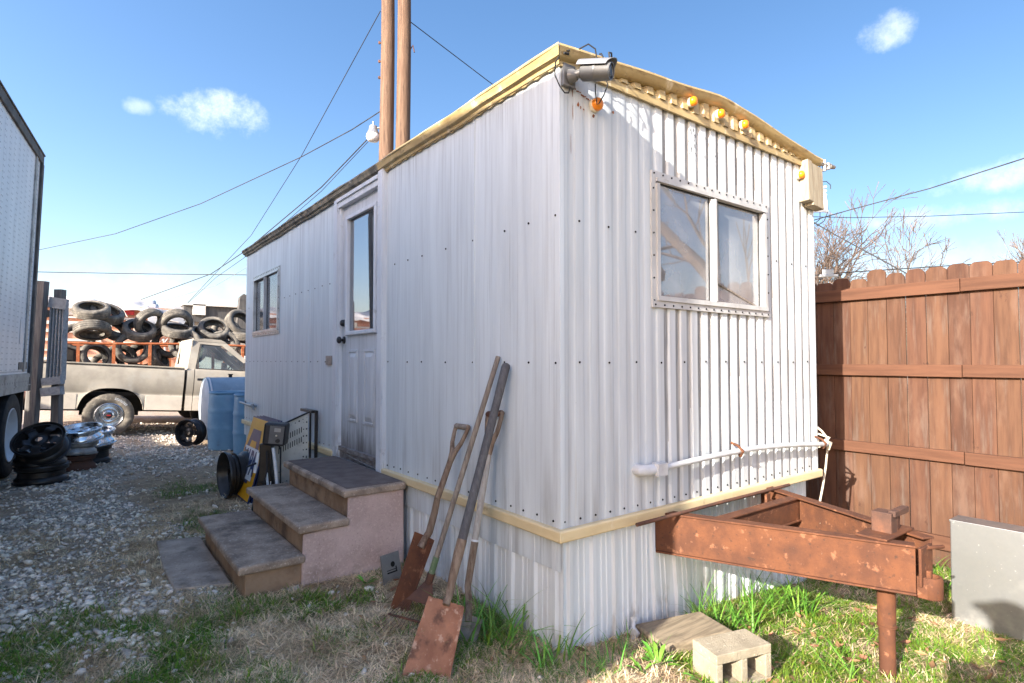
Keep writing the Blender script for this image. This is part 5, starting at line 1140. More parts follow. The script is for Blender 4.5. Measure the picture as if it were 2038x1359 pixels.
# ------------------------------------------------------------------ low brick building behind the tyres
bg_ = thing('brick_building', 'low orange brick building with crumpled pale tarp roof and dark fascia, behind the tyres', 'building')
q = MB(); q.box(-9, 1.15, 20.0, 26, -.3, 3.05); q.build('wall', 'brick_paint', bg_, 0)
q = MB(); q.box(1.15, 12, 20.05, 26, -.3, 2.75); q.build('pale_wall', 'white_board', bg_, 0)
q = MB()
for z in (2.62, 2.42, 2.18, 1.92, 1.62, 1.35): q.box(-9 + rnd.uniform(0, .4), -1.0 + rnd.uniform(-.6, 1.2), 19.94, 20.0, z, z + rnd.uniform(.05, .10))
q.box(-2.3, -2.18, 19.93, 20.0, .2, 2.9).box(-3.3, -3.2, 19.93, 20.0, .2, 2.9).box(-2.35, -1.4, 19.9, 20.0, 2.72, 2.92)
q.build('trim_board', 'white_board', bg_, 0)
q = MB(); q.box(1.0, 12, 19.6, 20.04, 2.62, 3.16); q.build('fascia', 'fascia_dark', bg_, 0)
q = MB(); q.box(.95, 12.2, 19.5, 26, 3.16, 3.22).box(1.25, 1.62, 19.5, 19.58, 2.85, 3.2); q.build('roof_edge', 'white_board', bg_, 0)
q = MB(); q.prism([(2.50, 2.2), (2.62, 3.50), (2.74, 3.62), (3.4, 3.2), (3.4, 2.2)], 'y', 19.2, 19.5); q.build('end_pier', 'fascia_dark', bg_, 0)
def tarp(name, x0, x1, y0, y1, z0, z1, amp, seed, mat, parent):
    nx, ny = 60, 14; X = np.linspace(x0, x1, nx); T = np.linspace(0, 1, ny); vs = []; rr = random.Random(seed)
    for x in X:
        for t in T:
            n = fbm(np.array(x * 1.7), np.array(t * 2.2), seed) - .5; n2 = fbm(np.array(x * 5.5), np.array(t * 5.0), seed + 5) - .5
            vs.append((x, y0 + (y1 - y0) * t + float(n2) * .1, z0 + (z1 - z0) * (1 - (1 - t) ** 2.2) + float(n) * amp * (.35 + t) + float(n2) * amp * .5))
    m = MB().add(vs, [(i * ny + j, (i + 1) * ny + j, (i + 1) * ny + j + 1, i * ny + j + 1) for i in range(nx - 1) for j in range(ny - 1)])
    o = m.build(name, mat, parent, 60, fix=False); so = o.modifiers.new('thickness', 'SOLIDIFY'); so.thickness = .02; return o
tarp('roof_tarp', -9, .35, 19.75, 21.5, 2.92, 3.34, .34, 11, 'tarp_pale', bg_)
tarp('hanging_tarp', .0, 1.3, 19.5, 20.3, 2.45, 3.15, .25, 14, 'tarp_grey', bg_)
q = MB(); q.box(-.6, -.35, 19.85, 19.95, 2.78, 2.95); q.build('red_scrap', 'red_mark', bg_, 0)
q = MB()
for k in range(26):
    a = Vector((rnd.uniform(-1.6, .6), rnd.uniform(19.5, 19.9), rnd.uniform(1.9, 2.9))); b = a + Vector((rnd.uniform(-.7, .7), rnd.uniform(-.2, .1), rnd.uniform(-.5, .5))); q.bar(a, b, rnd.uniform(.03, .12), .02)
q.build('broken_boards', ['white_board'], bg_, 0)

# ------------------------------------------------------------------ utility poles, lamp and wires
def utility_pole(name, label, x, y, r0, r1, h):
    o = thing(name, label, 'utility pole', (x, y, gzz(x, y)), (0, 0, 0), 'pair of wooden poles')
    q = MB(); q.tube([(.012 * math.sin(z), 0, z) for z in np.linspace(-.2, h, 14)], [r0 + (r1 - r0) * k / 13 for k in range(14)], 20); q.build('shaft', 'pole_wood', o, 50); return o
p1 = utility_pole('utility_pole', 'reddish weathered wooden utility pole with step stubs, left one of the pair', 2.93, 8.27, .165, .115, 11.5)
p2 = utility_pole('utility_pole', 'cracked tan wooden utility pole touching the reddish one, right one of the pair', 3.18, 8.07, .165, .118, 11.2)
q = MB()
left = Vector((-.797, .603, 0)) * -1; lf_ = Vector((-.797, .603, 0))
for z in (7.55, 7.18, 6.86):
    a = Vector((0, 0, z + .22)) + lf_ * .10; q.tube([a, a + lf_ * .075], .016, 6).tube([a + lf_ * .055 + Vector((0, 0, -.02)), a + lf_ * .055 + Vector((0, 0, .03))], .018, 6)
q.build('step_stub', 'rust_dark', p1, 40)
q = MB(); a = Vector((0, 0, 7.62)) - lf_ * .12; q.tube([a, a - lf_ * .06 + Vector((0, 0, .10)), a - lf_ * .09 + Vector((0, 0, -.04))], .014, 6); q.build('hook', 'rust_dark', p2, 40)
yl = thing('area_light', 'grey dusk to dawn area light with clear bowl on the left wooden pole', 'lamp', (2.72, 8.43, 5.72))
q = MB(); q.lathe([(.0, .16), (.075, .15), (.085, .08), (.11, .03), (.13, .0), (.12, .0)], 20); q.tube([(0, 0, .10), (.10, -.075, .12), (.19, -.14, .12)], .022, 8).tube([(0, 0, .15), (0, 0, .24)], .02, 8); q.build('housing', 'lamp_metal', yl, 50)
q = MB(); q.lathe([(.12, .0), (.135, -.05), (.125, -.10), (.09, -.145), (.0, -.16)], 20); q.build('bowl', 'lamp_bowl', yl, 50)
def wire(label, pts, r=.010, mat='wire_black', sag_=0.0, name='overhead_wire'):
    P = [Vector(p) for p in pts]; out = []
    for i in range(len(P) - 1):
        n = 14
        for k in range(n if i < len(P) - 2 else n + 1):
            t = k / n; v = P[i].lerp(P[i + 1], t); v.z -= sag_ * 4 * t * (1 - t); out.append(v)
    q = MB(); q.tube(out, r, 6); return tag(q.build(name, mat, None, 60), label, 'wire', 'overhead wires')
A = at_depth
wire('thin wire falling steeply left from the left pole top to the low roof', [A(757, 22, 11), A(600, 310, 14.5), A(500, 468, 18), A(372, 604, 22)], .009)
wire('twisted cable sagging from the poles across the sky to the box trailer', [A(756, 222, 11), A(700, 258, 11.6), A(600, 312, 13), A(400, 405, 16), A(230, 465, 18.5), A(40, 505, 21)], .010)
wire('level cable running low above the tyre pile', [A(20, 540, 24), A(300, 545, 24), A(700, 549, 24)], .018)
wire('cable from the area light falling to the left end of the low roof', [A(738, 270, 11), A(640, 372, 12.6), A(490, 498, 16), A(420, 545, 18), A(278, 597, 21)], .012)
wire('paired thin wire beside the area light cable, ending at the dark fascia', [A(738, 276, 11), A(640, 380, 12.6), A(490, 510, 16), A(430, 552, 18), A(370, 607, 21)], .007)
wire('faint thin grey wire low over the dark fascia', [A(500, 527, 18), A(430, 568, 19.5), A(300, 606, 21)], .006, 'wire_grey')
wire('guy wire falling right from the pole top behind the trailer roof', [A(815, 42, 11), A(970, 160, 12.5), A(1200, 330, 15)], .009)
wire('thick twisted cable rising to the right edge of the sky', [A(1560, 455, 16), A(1690, 418, 15), A(1850, 375, 14), A(2060, 308, 12.5)], .014)
wire('wavy level cable crossing the sky above the fence', [A(1560, 430, 18), A(1700, 433, 18), A(1850, 430, 18), A(2060, 421, 18)], .011)
wire('heavy cable falling behind the fence boards', [A(1590, 425, 15), A(1660, 466, 14.5), A(1797, 540, 13.5), A(1900, 600, 12.5)], .017)
wire('dark cable just over the fence top with a splice box', [A(1570, 552, 20), A(1700, 541, 20), A(1930, 526, 20), A(2060, 520, 20)], .020)
q = MB(); c = A(1648, 549, 20); q.bar(c - Vector((.25, -.19, 0)), c + Vector((.25, -.19, 0)), .12, .10); q.bar(c - Vector((.16, -.12, -.12)), c + Vector((.16, -.12, .12)), .05, .22)
tag(q.build('splice_box', 'lamp_metal', None, 0, bevel=.02), 'small cable splice box hanging above the fence beside the bare tree', 'splice box')
# distant service pole with cross arms, mostly behind the trailer
fpb = A(1602, 560, 17); fp = thing('service_pole', 'distant service pole with cross arms and insulators at the trailer corner', 'utility pole', (fpb.x, fpb.y, -.25))
def rel(px, py, d=17): return A(px, py, d) - fp.location
q = MB(); t_ = rel(1602, 300); q.tube([(0, 0, 0), (0, 0, t_.z)], .11, 12); q.build('shaft', 'pole_wood', fp, 50)
q = MB(); q.bar(rel(1590, 421), rel(1648, 420), .05, .06).bar(rel(1595, 412), rel(1640, 411), .03, .03).bar(rel(1596, 420), rel(1640, 376), .03, .03); q.build('cross_arm', 'lamp_metal', fp, 0)
q = MB()
for (a, b, r) in (((1638, 418), (1642, 380), .035), ((1645, 418), (1643, 388), .03)): q.tube([rel(*a), rel((a[0] + b[0]) / 2, (a[1] + b[1]) / 2), rel(*b)], [r, r * 1.5, r * .6], 8)
for k in range(3): q.tube([rel(1640, 372 + 8 * k), rel(1644, 372 + 8 * k)], .04, 8)
q.build('insulator', 'pvc', fp, 50)
q = MB(); q.tube([rel(1630, 362), rel(1645, 361), rel(1653, 368), rel(1653, 376)], .012, 6).tube([rel(1644, 385), rel(1648, 420), rel(1640, 440), rel(1625, 450)], .014, 6).tube([rel(1632, 420), rel(1632, 436), rel(1620, 446)], .014, 6); q.build('jumper', 'wire_black', fp, 50)

# ------------------------------------------------------------------ bare winter trees
def bare_tree(name, label, base, first, seed, depth, r0, l0, spread=.62, twist=0, gnarl=.16, nlat=3, upb=.12):
    rr = random.Random(seed); tr_ = thing(name, label, 'tree', base)
    tk_ = MB(); lb_ = MB(); tw = MB()
    def grow(p, d, L, r, lvl):
        n = 4 if lvl < 3 else 3; pts = [p]; q = Vector(p); dd = Vector(d)
        for k in range(n):
            dd = (dd + Vector((rr.uniform(-1, 1), rr.uniform(-1, 1), rr.uniform(-1, 1))) * gnarl + Vector((0, 0, upb * (.5 if lvl < 2 else 1)))).normalized(); q = q + dd * L / n; pts.append(q)
        re = max(.012, r * (.68 if lvl < depth else .5)); mb = tk_ if lvl == 0 else lb_ if lvl < 3 else tw
        mb.tube(pts, [r + (re - r) * k / n for k in range(n + 1)], 10 if lvl == 0 else 6 if lvl < 3 else 3, caps=lvl == 0)
        if lvl >= depth: return
        kids = 2 if lvl < 1 else rr.choice((2, 3))
        for c in range(kids):
            a = rr.uniform(0, 6.283); ax_ = dd.orthogonal().normalized(); ax_ = Matrix.Rotation(a, 3, dd) @ ax_; nd = (Matrix.Rotation(rr.uniform(.3, 1) * spread * (1 if c else .6), 3, ax_) @ dd)
            grow(pts[-1], nd, L * rr.uniform(.66, .88), re * rr.uniform(.68, .9), lvl + 1)
        for c in range(nlat if lvl > 0 else 1):
            i = rr.randint(1, n - 1); ax_ = Matrix.Rotation(rr.uniform(0, 6.283), 3, dd) @ dd.orthogonal().normalized()
            if lvl + 2 <= depth: grow(pts[i], Matrix.Rotation(rr.uniform(.6, 1.1), 3, ax_) @ dd, L * rr.uniform(.45, .7), re * .5, lvl + 2)
    for (d, L, r) in first: grow(Vector((0, 0, 0)), Vector(d).normalized(), L, r, 0)
    tk_.build('trunk', 'bark', tr_, 60, fix=False); lb_.build('limbs', 'bark', tr_, 60, fix=False); tw.build('twigs', 'twig', tr_, 60, fix=False); return tr_
rt = Vector((.797, -.603, 0))                           # to the right as seen
b0 = A(1600, 640, 26)
bare_tree('bare_tree', 'bare branching tree rising behind the fence beside the trailer corner', (b0.x, b0.y, -.3), [(rt * .30 + Vector((0, 0, 1)), 2.4, .24), (rt * .95 + Vector((0, 0, .9)), 2.5, .19), (rt * -.5 + Vector((0, 0, 1)), 2.3, .17)], 5, 6, 0, 0, .74, nlat=4, upb=.03)
b0 = A(2150, 700, 30)
bare_tree('bare_tree', 'bare tree at the right edge, only its twigs over the fence', (b0.x, b0.y, -.3), [(rt * -.35 + Vector((0, 0, 1)), 2.5, .2), (rt * .3 + Vector((0, 0, 1)), 2.5, .18)], 12, 6, 0, 0, .62, upb=.04)
bare_tree('bare_tree', 'large bare tree standing in front of the trailer end, mirrored in its window', (11.6, -7.0, -.25), [((-.1, .05, 1), 3.6, .34)], 23, 6, 0, 0, .7, nlat=2, upb=.10)

# ------------------------------------------------------------------ board fence on the right
fx = 3.5
fn_ = thing('board_fence', 'tall reddish brown board fence with dog eared tops and three rails', 'fence', (fx, 0, 0))
pk = MB(); y = -5.2; rr = random.Random(2)
def fence_base(y): return -.215
while y < 7.4:
    w = .1385 + rr.uniform(-.003, .003); top = 2.028 - .018 * y + rr.uniform(-.018, .018) + (.045 if rr.random() < .12 else 0); gap = rr.choice((.0015, .002, .003, .006)); lo = -.30; e = .022 + rr.uniform(-.005, .006); h = .030 + rr.uniform(-.006, .008); xo = rr.uniform(-.002, .002)
    a, b = y + gap / 2, y + w - gap / 2
    pk.prism([(a, lo), (b, lo), (b, top - h), (b - e, top - .004), (b - e - .012, top), (a + e + .012, top), (a + e, top - .004), (a, top - h)], 'x', xo, xo + .017); y += w
pk.build('boards', 'fence_wood', fn_, 0, bevel=.002, seg=1)
for (z, h) in ((1.885, .098), (1.245, .092), (.60, .092), (-.055, .105)):
    q = MB(); ya = -5.2
    for L_ in (4.62, 4.0, 4.0): q.box(-.041, -.004, ya, ya + L_ - .004, z - h / 2 + rr.uniform(-.004, .004), z + h / 2); ya += L_
    q.build('rail', 'fence_rail_wood', fn_, 0, bevel=.004)
for y in (-4.0, -1.6, .75, 3.1, 5.5):
    q = MB(); q.box(.022, .11, y - .045, y + .045, -.4, 1.98); q.build('post', 'fence_wood', fn_, 0)

# ------------------------------------------------------------------ right foreground: metal box, block, timber
gb = thing('metal_box', 'galvanised sheet metal box with scratches standing by the fence', 'metal box', (2.44, -.77, -.215))
q = MB(); q.prism([(0, -.02), (.19, -.02), (.175, .572), (.012, .575)], 'y', -1.05, 0); q.build('shell', 'galvanised', gb, 0, bevel=.006)
q = MB(); q.box(.012, .176, -1.052, .004, .565, .579); q.build('folded_lid', 'galvanised', gb, 0, bevel=.003)
ck = thing('concrete_block', 'small pale concrete block with two hollow cores facing us, on the grass', 'block', (.408, -.402, -.060), (0, 0, R(-16)))
q = MB(); hx, hy, hz_ = .295, .155, .160
# block as a frame of webs so that both cores are open through
q.box(0, hx, -hy, 0, hz_ - .040, hz_).box(0, hx, -hy, 0, -.05, .022)
for (a, b) in ((0, .034), (.1305, .1645), (hx - .034, hx)): q.box(a, b, -hy, 0, .022, hz_ - .040)
q.box(.034, hx - .034, -.03, -.02, .022, hz_ - .04)
o = q.build('shell', 'cinder', ck, 0, bevel=.007, seg=3)
tb = MB(); Mt = Matrix.Translation((.655, -.170, -.118)) @ Matrix.Rotation(R(-15), 4, 'Z'); tb.box(-.21, .20, -.135, .11, -.05, .125, Mt)
tag(tb.build('timber_block', 'timber_block', None, 0, bevel=.012, seg=2), 'short weathered timber block lying against the skirting behind the concrete block', 'timber')
pb = MB(); pb.ball((.43, -.05, .01), (.022, .02, .06), 10, 7)
for v in range(len(pb.v)): x, y, z = pb.v[v]; pb.v[v] = (x + .012 * math.sin(z * 90 + y * 50), y + .01 * math.cos(z * 70 + x * 80), z)
tag(pb.build('plastic_bag', 'pvc', None, 20), 'crumpled white plastic scrap tucked beside the timber block', 'plastic')
cd_ = MB(); cd_.tube([(2.455, .02, .86), (2.475, -.02, .82), (2.50, -.04, .78), (2.535, -.03, .73), (2.55, -.02, .66), (2.545, -.01, .55), (2.52, .0, .42), (2.50, .02, .28), (2.51, .05, .05), (2.53, .05, -.18), (2.6, .0, -.21)], .0075, 8).tube([(2.46, .0, .80), (2.50, -.06, .775), (2.51, -.02, .715), (2.47, .01, .70), (2.46, .0, .76)], .0075, 8).tube([(2.45, -.05, .76), (2.50, -.07, .74), (2.505, -.05, .69)], .010, 8)
tag(cd_.build('hanging_cord', 'cord_cream', None, 50), 'cream cord looped over the conduit end and hanging at the far corner', 'cord')

# ------------------------------------------------------------------ plants
def blades_mesh(name, P, Lm, Wm, bend, mat, seed, lean=None, segs=3, parent=None):
    """P = (n,3) roots; arched tapering blades as one mesh"""
    g = np.random.default_rng(seed); n = len(P); L = Lm * g.uniform(.55, 1.25, n); w = Wm * g.uniform(.7, 1.3, n)
    a = g.uniform(0, 2 * np.pi, n); dx, dy = np.cos(a), np.sin(a)
    if lean is not None: dx = dx * (1 - lean[2]) + lean[0] * lean[2]; dy = dy * (1 - lean[2]) + lean[1] * lean[2]; q = np.hypot(dx, dy) + 1e-6; dx /= q; dy /= q
    th0 = np.abs(g.normal(0, .30, n)) * bend[2] + bend[0]; th1 = th0 + bend[1] * g.uniform(.4, 1.3, n)
    verts = []; pos = P.copy()
    K = 2 * segs + 1; V = np.zeros((n, K, 3)); sx, sy = -dy, dx
    for k in range(segs + 1):
        t = k / segs; th = th0 + (th1 - th0) * t
        if k: 
            st = (L / segs); pos = pos + np.stack([np.sin(th) * dx * st, np.sin(th) * dy * st, np.cos(th) * st], -1)
        ww = w * (1 - t ** 1.6) * .5
        if k < segs:
            V[:, 2 * k] = pos + np.stack([sx * ww, sy * ww, 0 * ww], -1); V[:, 2 * k + 1] = pos - np.stack([sx * ww, sy * ww, 0 * ww], -1)
        else: V[:, K - 1] = pos
    base = (np.arange(n) * K)[:, None]; F = []
    quads = np.concatenate([base + np.array([[2 * k, 2 * k + 1, 2 * k + 3, 2 * k + 2]]) for k in range(segs - 1)], 0); tris = base + np.array([[2 * segs - 2, 2 * segs - 1, 2 * segs]])
    me = bpy.data.meshes.new(name); nv = n * K; nq = len(quads); nt_ = len(tris)
    me.vertices.add(nv); me.vertices.foreach_set('co', V.reshape(-1)); me.loops.add(nq * 4 + nt_ * 3); me.loops.foreach_set('vertex_index', np.concatenate([quads.reshape(-1), tris.reshape(-1)]).astype(np.int32))
    me.polygons.add(nq + nt_); me.polygons.foreach_set('loop_start', np.concatenate([np.arange(nq) * 4, nq * 4 + np.arange(nt_) * 3]).astype(np.int32))
    me.polygons.foreach_set('loop_total', np.concatenate([np.full(nq, 4), np.full(nt_, 3)]).astype(np.int32)); me.materials.append(MATS[mat]); me.update(calc_edges=True); me.validate()
    me.shade_smooth()
    o = bpy.data.objects.new(name, me); COL.objects.link(o)
    if parent: o.parent = parent
    return o
NG = np.random.default_rng(4)
def ground_pts(n, x0, x1, y0, y1, dens, near_pow=1.0):
    x = NG.uniform(x0, x1, n); y = NG.uniform(y0, y1, n); keep = NG.uniform(0, 1, n) < dens(x, y) * np.clip((2.6 / np.hypot(x - CAM.x, y - CAM.y)) ** near_pow, 0, 1)
    blk = np.zeros(n, bool)                              # nothing grows through the steps, slab, trailer or block
    for (a, b, c, d) in ((-1.03, 0, 1.48, 2.75), (-1.28, -.98, 1.8, 2.88), (.03, 2.5, .03, 6.4), (.42, .67, -.60, -.42), (.46, .86, -.27, -.05), (2.43, 2.64, -1.9, -.76)): blk |= (x > a) & (x < b) & (y > c) & (y < d)
    k = keep & ~blk; x, y = x[k], y[k]; nz = sm(-np.hypot(x + 1, y - 2), -14, -8)
    return np.stack([x, y, gz(x, y) + nz * (fbm(x * 2, y * 2, 41) - .5) * .035 + nz * (fbm(x * 11, y * 11, 43, 3) - .5) * .022 - .004], -1)
def dry_d(x, y):
    g = gravel_mask(x, y); n = fbm(x * 1.7, y * 1.7, 51); n2 = fbm(x * 4, y * 4, 55)
    return (1 - .68 * sm(x, .1, .5)) * np.clip((1 - g) * (.25 + .9 * sm(n, .36, .56)) * (.3 + .9 * sm(n2, .35, .6)), 0, 1) + .06 * g
def green_d(x, y): return green_mask(x, y) * (.25 + .75 * sm(fbm(x * 6, y * 6, 61), .36, .55))
P = np.concatenate([ground_pts(1300000, -2.6, 3.4, -1.9, 4.2, dry_d, 1.5), ground_pts(160000, -3.0, 3.4, 4.2, 9.5, lambda x, y: dry_d(x, y) * .6 + .05, 1.6)])
print('dry', len(P)); tag(blades_mesh('dry_grass', P, .075, .0036, (.80, .70, .9), 'dry_grass', 1), 'short dead straw coloured grass lying over the dirt', 'grass', None, 'stuff')
P = np.concatenate([ground_pts(500000, -2.4, 3.4, -1.9, 2.2, green_d, .8), ground_pts(90000, -1.8, -.1, 2.2, 6.5, green_d, 1.3)])
print('green', len(P)); tag(blades_mesh('green_grass', P, .060, .0044, (.35, .9, 1.2), 'green_grass', 2), 'short green grass growing in patches over the yard', 'grass', None, 'stuff')
def clump(label, x, y, n, rad, L, seed, w=.009, lean=None, bend=(.12, 1.15, .9)):
    g = np.random.default_rng(seed); r = rad * np.sqrt(g.uniform(0, 1, n)); a = g.uniform(0, 6.283, n); px, py = x + r * np.cos(a), y + r * np.sin(a)
    P = np.stack([px, py, gz(px, py) - .02], -1); o = blades_mesh('grass_clump', P, L, w, bend, 'tuft_green', seed, lean, 5)
    return tag(o, label, 'grass clump', 'tall grass clumps at the skirting')
clump('tall arching grass clump in shade beside the big rusty shovel blade', -.17, .33, 95, .16, .36, 11, .0095, (-.6, -.6, .25))
clump('low spreading grass between the tall shaded clump and the trailer corner', -.11, .06, 60, .15, .20, 12, .008, (-.7, -.5, .2))
clump('bright sunlit grass clump against the skirting under the tow beam', 1.08, -.14, 150, .17, .26, 13, .0075, (-.4, -.7, .15))
clump('tall bright grass clump below the rear tow beam, right of the sunlit one', 1.62, -.15, 150, .20, .33, 14, .0085, (-.2, -.8, .15))
clump('thin grass clump growing in the open between the block and the jack', .98, -.78, 26, .07, .20, 15, .009)
clump('grass clump at the fence foot behind the coupler', 3.1, -.55, 110, .35, .20, 16, .009)
clump('shaded grass clump by the timber and crumpled plastic scrap', .33, -.14, 70, .12, .13, 17, .007)
clump('small grass clump at the trailer corner foot under the yellow rail', .02, -.17, 60, .12, .15, 18, .007)
def weed(label, x, y, seed, n=11, L=.12, w=.032):
    g = random.Random(seed); q = MB(); z = gzz(x, y) - .005
    for k in range(n):
        a = g.uniform(0, 6.283); l = L * g.uniform(.6, 1.3); el = g.uniform(.15, 1.1); d = Vector((math.cos(a), math.sin(a), 0)); s = Vector((-d.y, d.x, 0)); pts = []
        ws = (.15, .6, 1.0, .85, .1)
        for i, ww in enumerate(ws):
            t = i / 4; th = el * (1 - t * .8); p = Vector((x, y, z)) + d * l * t * math.cos(el * .6) + Vector((0, 0, l * math.sin(el) * t * (1.35 - .6 * t)))
            wd = w * g.uniform(.85, 1.1) * ww; pts += [p + s * wd / 2 + Vector((0, 0, wd * .25)), p, p - s * wd / 2 + Vector((0, 0, wd * .25))]
        q.add(pts, [(3 * i + j, 3 * i + 1 + j, 3 * i + 4 + j, 3 * i + 3 + j) for i in range(4) for j in (0, 1)])
    return tag(q.build('broadleaf_weed', 'tuft_green', None, 60, fix=False), label, 'weed', 'broadleaf weeds on the grass')
weed('broadleaf weed in front of the timber block, sunlit', .30, -.30, 1, 12, .10, .022)
weed('small broadleaf weed close left of the concrete block', .36, -.48, 2, 9, .07, .018)
weed('low broadleaf weed between the corner grass and the crumpled scrap', .20, -.30, 3, 10, .07, .016)
weed('broadleaf weed in the grass in front of the jack foot', 1.18, -1.08, 4, 10, .09, .018)
weed('broadleaf weed at the base of the concrete steps side', -.38, 1.30, 5, 12, .07, .014)

# ------------------------------------------------------------------ stones and leaves
def stones_mesh(name, P, S, seed):
    g = np.random.default_rng(seed); t = (1 + 5 ** .5) / 2
    B = np.array([(-1, t, 0), (1, t, 0), (-1, -t, 0), (1, -t, 0), (0, -1, t), (0, 1, t), (0, -1, -t), (0, 1, -t), (t, 0, -1), (t, 0, 1), (-t, 0, -1), (-t, 0, 1)], float); B /= np.linalg.norm(B[0])
    F = np.array([(0, 11, 5), (0, 5, 1), (0, 1, 7), (0, 7, 10), (0, 10, 11), (1, 5, 9), (5, 11, 4), (11, 10, 2), (10, 7, 6), (7, 1, 8), (3, 9, 4), (3, 4, 2), (3, 2, 6), (3, 6, 8), (3, 8, 9), (4, 9, 5), (2, 4, 11), (6, 2, 10), (8, 6, 7), (9, 8, 1)])
    n = len(P); sc_ = S[:, None] * np.stack([g.uniform(.75, 1.35, n), g.uniform(.6, 1.0, n), g.uniform(.4, .75, n)], -1)
    V = B[None] * (1 + g.uniform(-.28, .28, (n, 12, 1))) * sc_[:, None, :]
    a = g.uniform(0, 6.283, n); c, s = np.cos(a), np.sin(a); x = V[..., 0] * c[:, None] - V[..., 1] * s[:, None]; y = V[..., 0] * s[:, None] + V[..., 1] * c[:, None]
    b = g.normal(0, .3, n); z = V[..., 2] + x * np.sin(b)[:, None]; V = np.stack([x, y, z], -1) + P[:, None, :]
    FF = (F[None] + (np.arange(n) * 12)[:, None, None]).reshape(-1, 3); me = bpy.data.meshes.new(name); me.vertices.add(n * 12); me.vertices.foreach_set('co', V.reshape(-1))
    me.loops.add(len(FF) * 3); me.loops.foreach_set('vertex_index', FF.reshape(-1).astype(np.int32)); me.polygons.add(len(FF)); me.polygons.foreach_set('loop_start', (np.arange(len(FF)) * 3).astype(np.int32)); me.polygons.foreach_set('loop_total', np.full(len(FF), 3, np.int32))
    me.materials.append(MATS['stone']); me.update(calc_edges=True); me.validate(); o = bpy.data.objects.new(name, me); COL.objects.link(o); return o
P1 = ground_pts(95000, -3.1, .4, -1.2, 5.5, lambda x, y: gravel_mask(x, y) ** 1.3 * .95 + .02 * (x < -.2), 1.0); S1 = np.clip(NG.lognormal(math.log(.0098), .48, len(P1)), .003, .034)
P2 = ground_pts(45000, -4.5, .6, 5.5, 13, lambda x, y: gravel_mask(x, y), 1.0); S2 = np.clip(NG.lognormal(math.log(.017), .35, len(P2)), .008, .04)
P1[:, 2] += .010; P2[:, 2] += .012
tag(stones_mesh('gravel', np.concatenate([P1, P2]), np.concatenate([S1, S2]), 8), 'loose pale grey gravel stones over the driveway', 'gravel', None, 'stuff')
def leaves(n, seed):
    g = random.Random(seed); q = MB()
    for k in range(n):
        u = g.random()
        if u < .60: x, y = g.uniform(.3, 2.3), -g.uniform(.25, 1.75)
        elif u < .8: x, y = g.gauss(.55, .18), g.gauss(-.55, .10)
        else: x, y = g.uniform(-.9, .3), g.uniform(-.5, 1.2)
        if (.40 < x < .69 and -.64 < y < -.38) or y > .0 and x > -.02: continue
        z = gzz(x, y) + g.uniform(.008, .028); a = g.uniform(0, 6.283); L = g.uniform(.014, .034); cu = g.uniform(-1.2, 1.6); M = Matrix.Translation((x, y, z)) @ Matrix.Rotation(a, 4, 'Z') @ Matrix.Rotation(g.uniform(-.5, .5), 4, 'X') @ Matrix.Rotation(g.uniform(-.4, .4), 4, 'Y')
        vs = []
        for i, w in enumerate((.08, .62, .95, .70, .05)):
            t = i / 2 - 1
            for s in (-1, 0, 1): vs.append(M @ Vector((t * L, s * w * L * .5, abs(s) * w * L * .25 * cu + t * t * L * .3 * cu)))
        q.add(vs, [(3 * i + j, 3 * i + 1 + j, 3 * i + 4 + j, 3 * i + 3 + j) for i in range(4) for j in (0, 1)])
    return q.build('fallen_leaves', 'leaf_brown', None, 60, fix=False)
tag(leaves(300, 6), 'curled brown fallen leaves scattered over the grass', 'leaves', None, 'stuff')

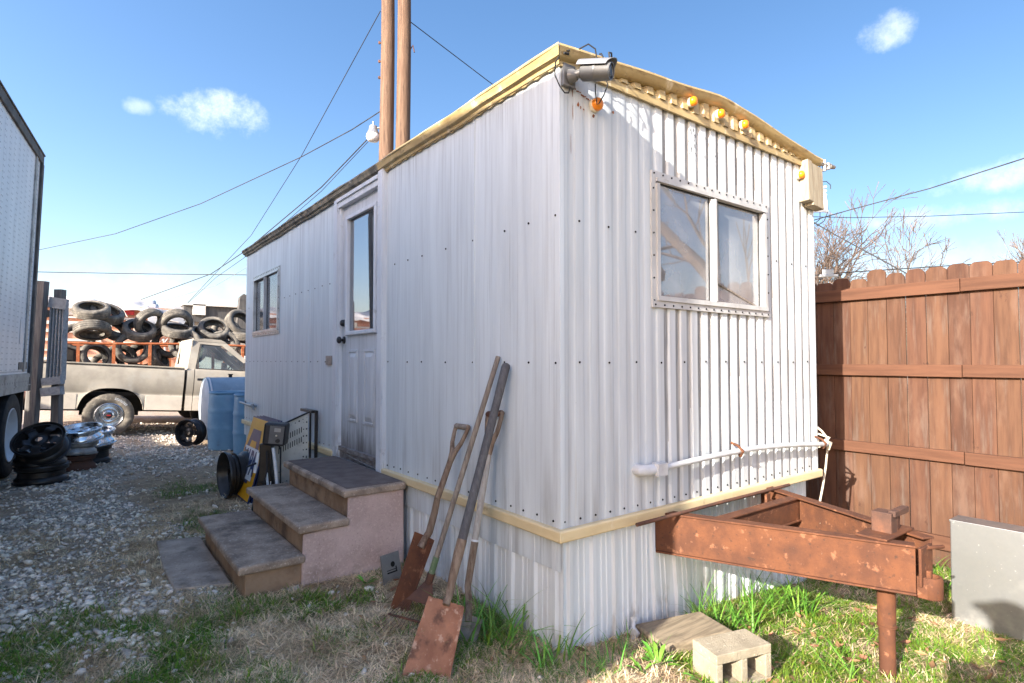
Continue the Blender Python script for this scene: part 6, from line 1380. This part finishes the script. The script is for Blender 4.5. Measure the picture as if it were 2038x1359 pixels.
# ------------------------------------------------------------------ the photographer, standing behind the camera (only the shadow falls in the picture)
def person(label, x, y, rz):
    o = thing('person', label, 'person', (x, y, gzz(x, y)), (0, 0, rz))
    def skin(name, joints, edges, mat, root=0, sub=2):
        me = bpy.data.meshes.new(name); me.from_pydata([j[:3] for j in joints], edges, []); me.materials.append(MATS[mat])
        ob = bpy.data.objects.new(name, me); COL.objects.link(ob); ob.parent = o
        m = ob.modifiers.new('skin', 'SKIN'); m.use_smooth_shade = True
        for i, j in enumerate(joints):
            v = me.skin_vertices[0].data[i]; v.radius = (j[3], j[4] if len(j) > 4 else j[3]); v.use_root = i == root
        s_ = ob.modifiers.new('smooth', 'SUBSURF'); s_.levels = sub; s_.render_levels = sub; return ob
    J = [(0, 0, .98, .15, .11), (0, 0, 1.18, .145, .10), (0, .01, 1.40, .17, .11), (0, 0, 1.53, .06), (0, .02, 1.60, .058), (0, .035, 1.70, .085, .095), (0, .03, 1.79, .07, .075)]
    E = [(0, 1), (1, 2), (2, 3), (3, 4), (4, 5), (5, 6)]
    for s in (-1, 1):
        b = len(J); J += [(s * .10, 0, .90, .10), (s * .12, .02, .50, .068), (s * .13, -.02, .09, .045), (s * .14, .14, .04, .045, .035), (s * .19, 0, 1.43, .065), (s * .29, .05, 1.17, .046), (s * .10, .25, 1.28, .034), (s * .05, .30, 1.31, .032, .022)]
        E += [(0, b), (b, b + 1), (b + 1, b + 2), (b + 2, b + 3), (2, b + 4), (b + 4, b + 5), (b + 5, b + 6), (b + 6, b + 7)]
        for k in range(4): J.append((s * .03, .33 + .004 * k, 1.345 - .022 * k, .008)); E.append((b + 7, len(J) - 1))
    skin('body', J, E, 'coat_dark')
    q = MB(); q.ball((0, .02, 1.775), (.102, .118, .075), 18, 10); q.prism([(-.085, .08), (.085, .08), (.07, .20), (-.07, .20)], 'z', 1.765, 1.775); q.build('cap', 'coat_dark', o, 50)
    q = MB(); q.box(-.065, .065, .30, .355, 1.27, 1.36); q.lathe([(.032, 0), (.034, .05), (.028, .055)], 18, Matrix.Translation((0, .353, 1.315)) @ rot_to((0, 1, 0))); q.build('camera_in_hands', 'black_plastic', o, 40, bevel=.006)
person('person in a dark coat and cap holding a camera, standing behind the viewpoint', -2.12, -2.19, R(-37))
